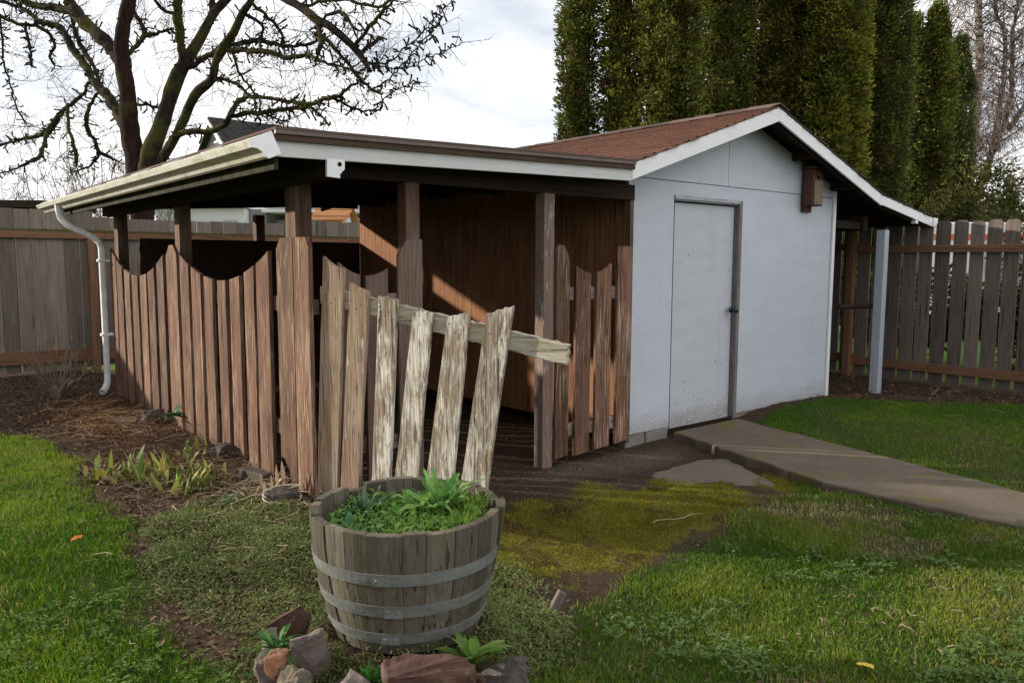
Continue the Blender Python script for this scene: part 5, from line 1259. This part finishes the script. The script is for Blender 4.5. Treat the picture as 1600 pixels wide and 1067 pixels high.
# far bare bushes on the left
for i,(x,y,h,lab) in enumerate(((-2.25,14.6,3.3,'thin leafless bush above the dark flat roof'),(-1.25,13.9,3.4,'twiggy leafless bush left of the old tree trunk'),(-.62,13.4,4.1,'tall grey leafless bush beside the old tree trunk'))):
    o=thing('bare_bush',lab,'bush','bare bushes beyond the back fence',loc=(x,y,0)); mw=MB(); rt=random.Random(60+i)
    for k in range(46 if i else 26):
        a=rt.uniform(0,6.28); d=Vector((.28*math.cos(a),.28*math.sin(a),1)).normalized(); p=Vector((x+.25*math.cos(a),y+.2*math.sin(a),0)); L_=h*rt.uniform(.7,1.05); pts=[p]; n=9
        for j in range(n): d=(d+rv(.09)).normalized(); pts.append(pts[-1]+d*L_/n)
        mw.tube(pts,[.013*(1-.7*j/n) for j in range(n+1)],3,cap=False)
        for j in range(4,n+1):
            for _ in range(3): 
                dd=(d*.8+rv(1)).normalized(); mw.tube([pts[j],pts[j]+dd*.16,pts[j]+dd*.3+rv(.06)],[.006,.005,.003],3,cap=False)
    mw.build('twigs',plain('bush_twig_bark',(.16,.13,.10),.9,.1),o)

# ------------------------------------------------------------ neighbouring buildings
def house():
    o=thing('neighbour_house','distant grey house with dark gable roof seen through the old tree','house',loc=(8,31,0))
    A=Vector((7.21,31.03,0)); u=Vector((1,0,0)); v=Vector((0,1,0))     # along the ridge, across it
    wall=painted('house_wall_paint',(.36,.36,.40),.7,.1); roof=plain('house_roof_shingle',(.032,.033,.030),.95,.1,3,.25,0,.02,20)
    zr,ze,half=7.54,5.35,3.2; g_=lambda s,t,z: A+u*s+v*t+Vector((0,0,z))
    mb=MB(); mb.prism([(-half,0),(half,0),(half,ze),(0,zr-.12),(-half,ze)],A+u*.35,v,UP,-u,8.0); mb.build('wall',wall,o)
    for sg in (-1,1):
        a=g_(0,0,zr); b=g_(0,sg*(half+.35),ze-.24)
        mb=MB(); mb.obox(a,b-a,u*8.8,(0,0,.12)); mb.build('roof',roof,o)
        mb=MB(); mb.obox(a-u*.04,b-a,u*.035,(0,0,-.22)); mb.build('rake_trim',M['white'],o)
    mb=MB(); mb.obox(g_(.33,-.55,5.9),v*1.1,u*.03,(0,0,.75)); w_=mb.build('window',M['white'],o); mb=MB(); mb.obox(g_(.31,-.47,5.97),v*.94,u*.02,(0,0,.61)); mb.build('pane',plain('dark_pane',(.10,.10,.16),.15,.5),w_)
    mb=MB(); mb.tube([g_(3.2,-.6,7.1),g_(3.2,-.6,7.75)],.09,10); mb.build('vent_pipe',M['white'],o)
house()
nb=thing('neighbour_building','white flat roofed building behind the back fence with dark doorway gap','building',loc=(2,13.5,0))
u=Vector((.757,-.653,0)); A=Vector((.55,15.05,0)); v=Vector((.653,.757,0))
mb=MB(); mb.obox(A,u*2.05,v*3,(0,0,2.62)); mb.build('wall',M['white'],nb)
mb=MB(); mb.obox(A+u*2.06+v*.3,u*.42,v*2.5,(0,0,2.62)); mb.build('corner_wall',plain('grey_wall_paint',(.22,.22,.23),.8,.2),nb)
mb=MB(); mb.obox(A+u*2.5+v*.9,u*2.6,v*1.8,(0,0,2.40)); mb.build('recess_wall',plain('recess_wall_paint',(.42,.43,.45),.8,.2),nb)
mb=MB(); mb.obox(A+u*2.5,u*2.6,v*2.6,(0,0,0)); mb=MB(); mb.obox(A+u*2.45+Vector((0,0,2.53)),u*2.7,v*2.6,(0,0,.07)); mb.build('roof_edge',M['white'],nb)
mb=MB(); mb.obox(A-v*.1-u*.1+Vector((0,0,2.63)),u*2.2,v*3.2,(0,0,.08)); mb.build('roof',M['white_metal'],nb)
mb=MB(); mb.obox(A+u*1.55-v*.012+Vector((0,0,1.85)),u*.35,v*.01,(0,0,.5)); mb.build('window',plain('pale_pane',(.45,.46,.48),.2,.5),nb)
ph=thing('playhouse','small playhouse with wavy orange shingle roof just beyond the back fence','playhouse',loc=(2.7,10.5,0))
OR=wood('orange_playhouse_wood',(.42,.17,.07),(.66,.32,.15),(.5,.26,.13),.5,(.85,1.15),bd=.002)
mb=MB(); A=Vector((2.38,10.85,2.24)); B=Vector((2.60,10.98,2.53)); uu=Vector((.58,-.50,0)); 
for k in range(4):
    t0=k/4;t1=(k+1)/4+.05; wv=.012*math.sin(k*2.1)
    a=A.lerp(B,t0)+Vector((0,0,wv+.014)); b=A.lerp(B,min(1,t1))+Vector((0,0,wv)); mb.obox(a,uu,b-a,(0,0,.016),None,0)
for k in range(4):
    a=A+(B-A)*2*Vector((1,1,0)).length*0; 
mb.build('roof',OR,ph)
mb=MB(); C_=B+Vector((.2,.13,-.29)); mb.obox(B,uu,C_-B,(0,0,.015),None,0); mb.build('roof_back',OR,ph)
mb=MB(); mb.prism([(0,0),(.52,0),(.52,1.9),(.26,2.20),(0,1.9)],(2.42+.52,10.90-.46,.3),(.757*.0+.5,.653*.5,0),UP,(.6,-.6,0),.04); mb.build('gable_wall',M['white'],ph)
for sx,sy in ((2.45,10.83),(2.93,10.42),(2.75,11.05),(3.2,10.65)):
    mb=MB(); mb.box((sx-.03,sy-.03,0),(sx+.03,sy+.03,2.22)); mb.build('post',OR,ph)
dk=thing('flat_roofed_shed','dark flat roofed shed behind the fence at the left picture edge','shed',loc=(-3.2,10.3,0))
mb=MB(); mb.obox((-4.5,11.35,2.22),(1.94,-1.63,0),(1,1.2,0),(0,0,.11)); mb.build('roof',M['inner'],dk)
mb=MB(); mb.obox((-4.4,11.37,0),(1.8,-1.50,0),(.95,1.14,0),(0,0,2.215)); mb.build('wall',M['inner'],dk)
wt=thing('utility_trailer','white trailer with orange stripe glimpsed between the right fence boards','trailer',loc=(11.5,1,0))
mb=MB(); mb.obox((10.6,2.1,.45),(1.9,-1.62,0),(1.3,1.5,0),(0,0,1.74)); mb.build('body',M['white'],wt,bevel=.03)
mb=MB(); mb.obox((10.592,2.09,1.86),(1.9,-1.62,0),(.004,.005,0),(0,0,.11)); mb.build('orange_stripe',plain('orange_paint',(.62,.13,.03),.5,.4),wt)
for k in (.35,1.35):
    p=Vector((10.6,2.1,.33))+Vector((.76,-.65,0))*k*1.1; mb=MB(); n_=Vector((.65,.76,0)); mb.tube([p+n_*.05,p+n_*.25],.32,20); mb.build('wheel',M['black'],wt)

# ------------------------------------------------------------ sky, sun, camera
SUN=Vector((-1,1.27,.432)).normalized(); EL=math.asin(SUN.z); AZ=math.atan2(SUN.x,SUN.y)
w=bpy.data.worlds.new('World'); SC.world=w; w.use_nodes=True; nt=w.node_tree
bg=nt.nodes['Background']
sky=nt.nodes.new('ShaderNodeTexSky'); sky.sky_type='NISHITA'; sky.sun_disc=False; sky.sun_elevation=EL; sky.sun_rotation=AZ; sky.air_density=1; sky.dust_density=2
tc=nd(nt,'ShaderNodeTexCoord',out=0)
c1=noise(nt,mp(nt,tc,(1.6,1.6,4.2),(0.3,1.1,0.2)),1,6,.55,.3)
c2=noise(nt,mp(nt,tc,(3.4,3.4,8.5),(3,7,1)),1,6,.6,.2)
cm=ma(nt,'ADD',ma(nt,'MULTIPLY',c1,.7),ma(nt,'MULTIPLY',c2,.3))
cloud=ramp(nt,cm,[(.35,(6.2,6.7,7.8)),(.43,(8.7,9.0,9.6)),(.50,(11.0,11.0,11.1)),(.62,(11.8,11.6,11.4))])
cov=ramp(nt,c1,[(.28,0.45),(.42,1.0)])
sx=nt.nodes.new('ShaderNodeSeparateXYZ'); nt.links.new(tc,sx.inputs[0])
# unseen sky dimmed at left to darken the lean-to, raised behind to light walls
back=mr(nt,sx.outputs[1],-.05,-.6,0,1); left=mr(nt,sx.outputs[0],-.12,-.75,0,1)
thick=ma(nt,'SUBTRACT',ma(nt,'ADD',.78,ma(nt,'MULTIPLY',back,.26)),ma(nt,'MULTIPLY',left,.45))  # factor that scales the sky brightness by direction
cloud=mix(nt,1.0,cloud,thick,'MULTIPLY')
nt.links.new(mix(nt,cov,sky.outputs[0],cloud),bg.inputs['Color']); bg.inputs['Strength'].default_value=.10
sl=bpy.data.lights.new('sun','SUN'); sl.energy=5.0; sl.angle=R(1.2); sl.color=(1,.90,.76)
so=bpy.data.objects.new('sun',sl); link(so); so.rotation_euler=(-SUN).to_track_quat('-Z','Y').to_euler()

cd=bpy.data.cameras.new('camera'); cam=bpy.data.objects.new('camera',cd); link(cam); SC.camera=cam
cd.sensor_width=36; cd.lens=1217.65/1600*36; cd.clip_end=2000; cd.clip_start=.05
yaw,pit,rol=0.691257,-0.101484,0.004351
f=Vector((math.sin(yaw)*math.cos(pit),math.cos(yaw)*math.cos(pit),math.sin(pit))); r=Vector((math.cos(yaw),-math.sin(yaw),0)); u=r.cross(f)
r2=r*math.cos(rol)+u*math.sin(rol); u2=-r*math.sin(rol)+u*math.cos(rol)
mtx=Matrix((r2,u2,-f)).transposed().to_4x4(); mtx.translation=(-4.7233,-4.2584,1.4148); cam.matrix_world=mtx
vs=SC.view_settings; vs.view_transform='Standard'; vs.look='None'; vs.exposure=.58; vs.gamma=1; vs.use_curve_mapping=False
SC.cycles.use_denoising=True; SC.cycles.max_bounces=6; SC.cycles.diffuse_bounces=3; SC.cycles.transparent_max_bounces=6
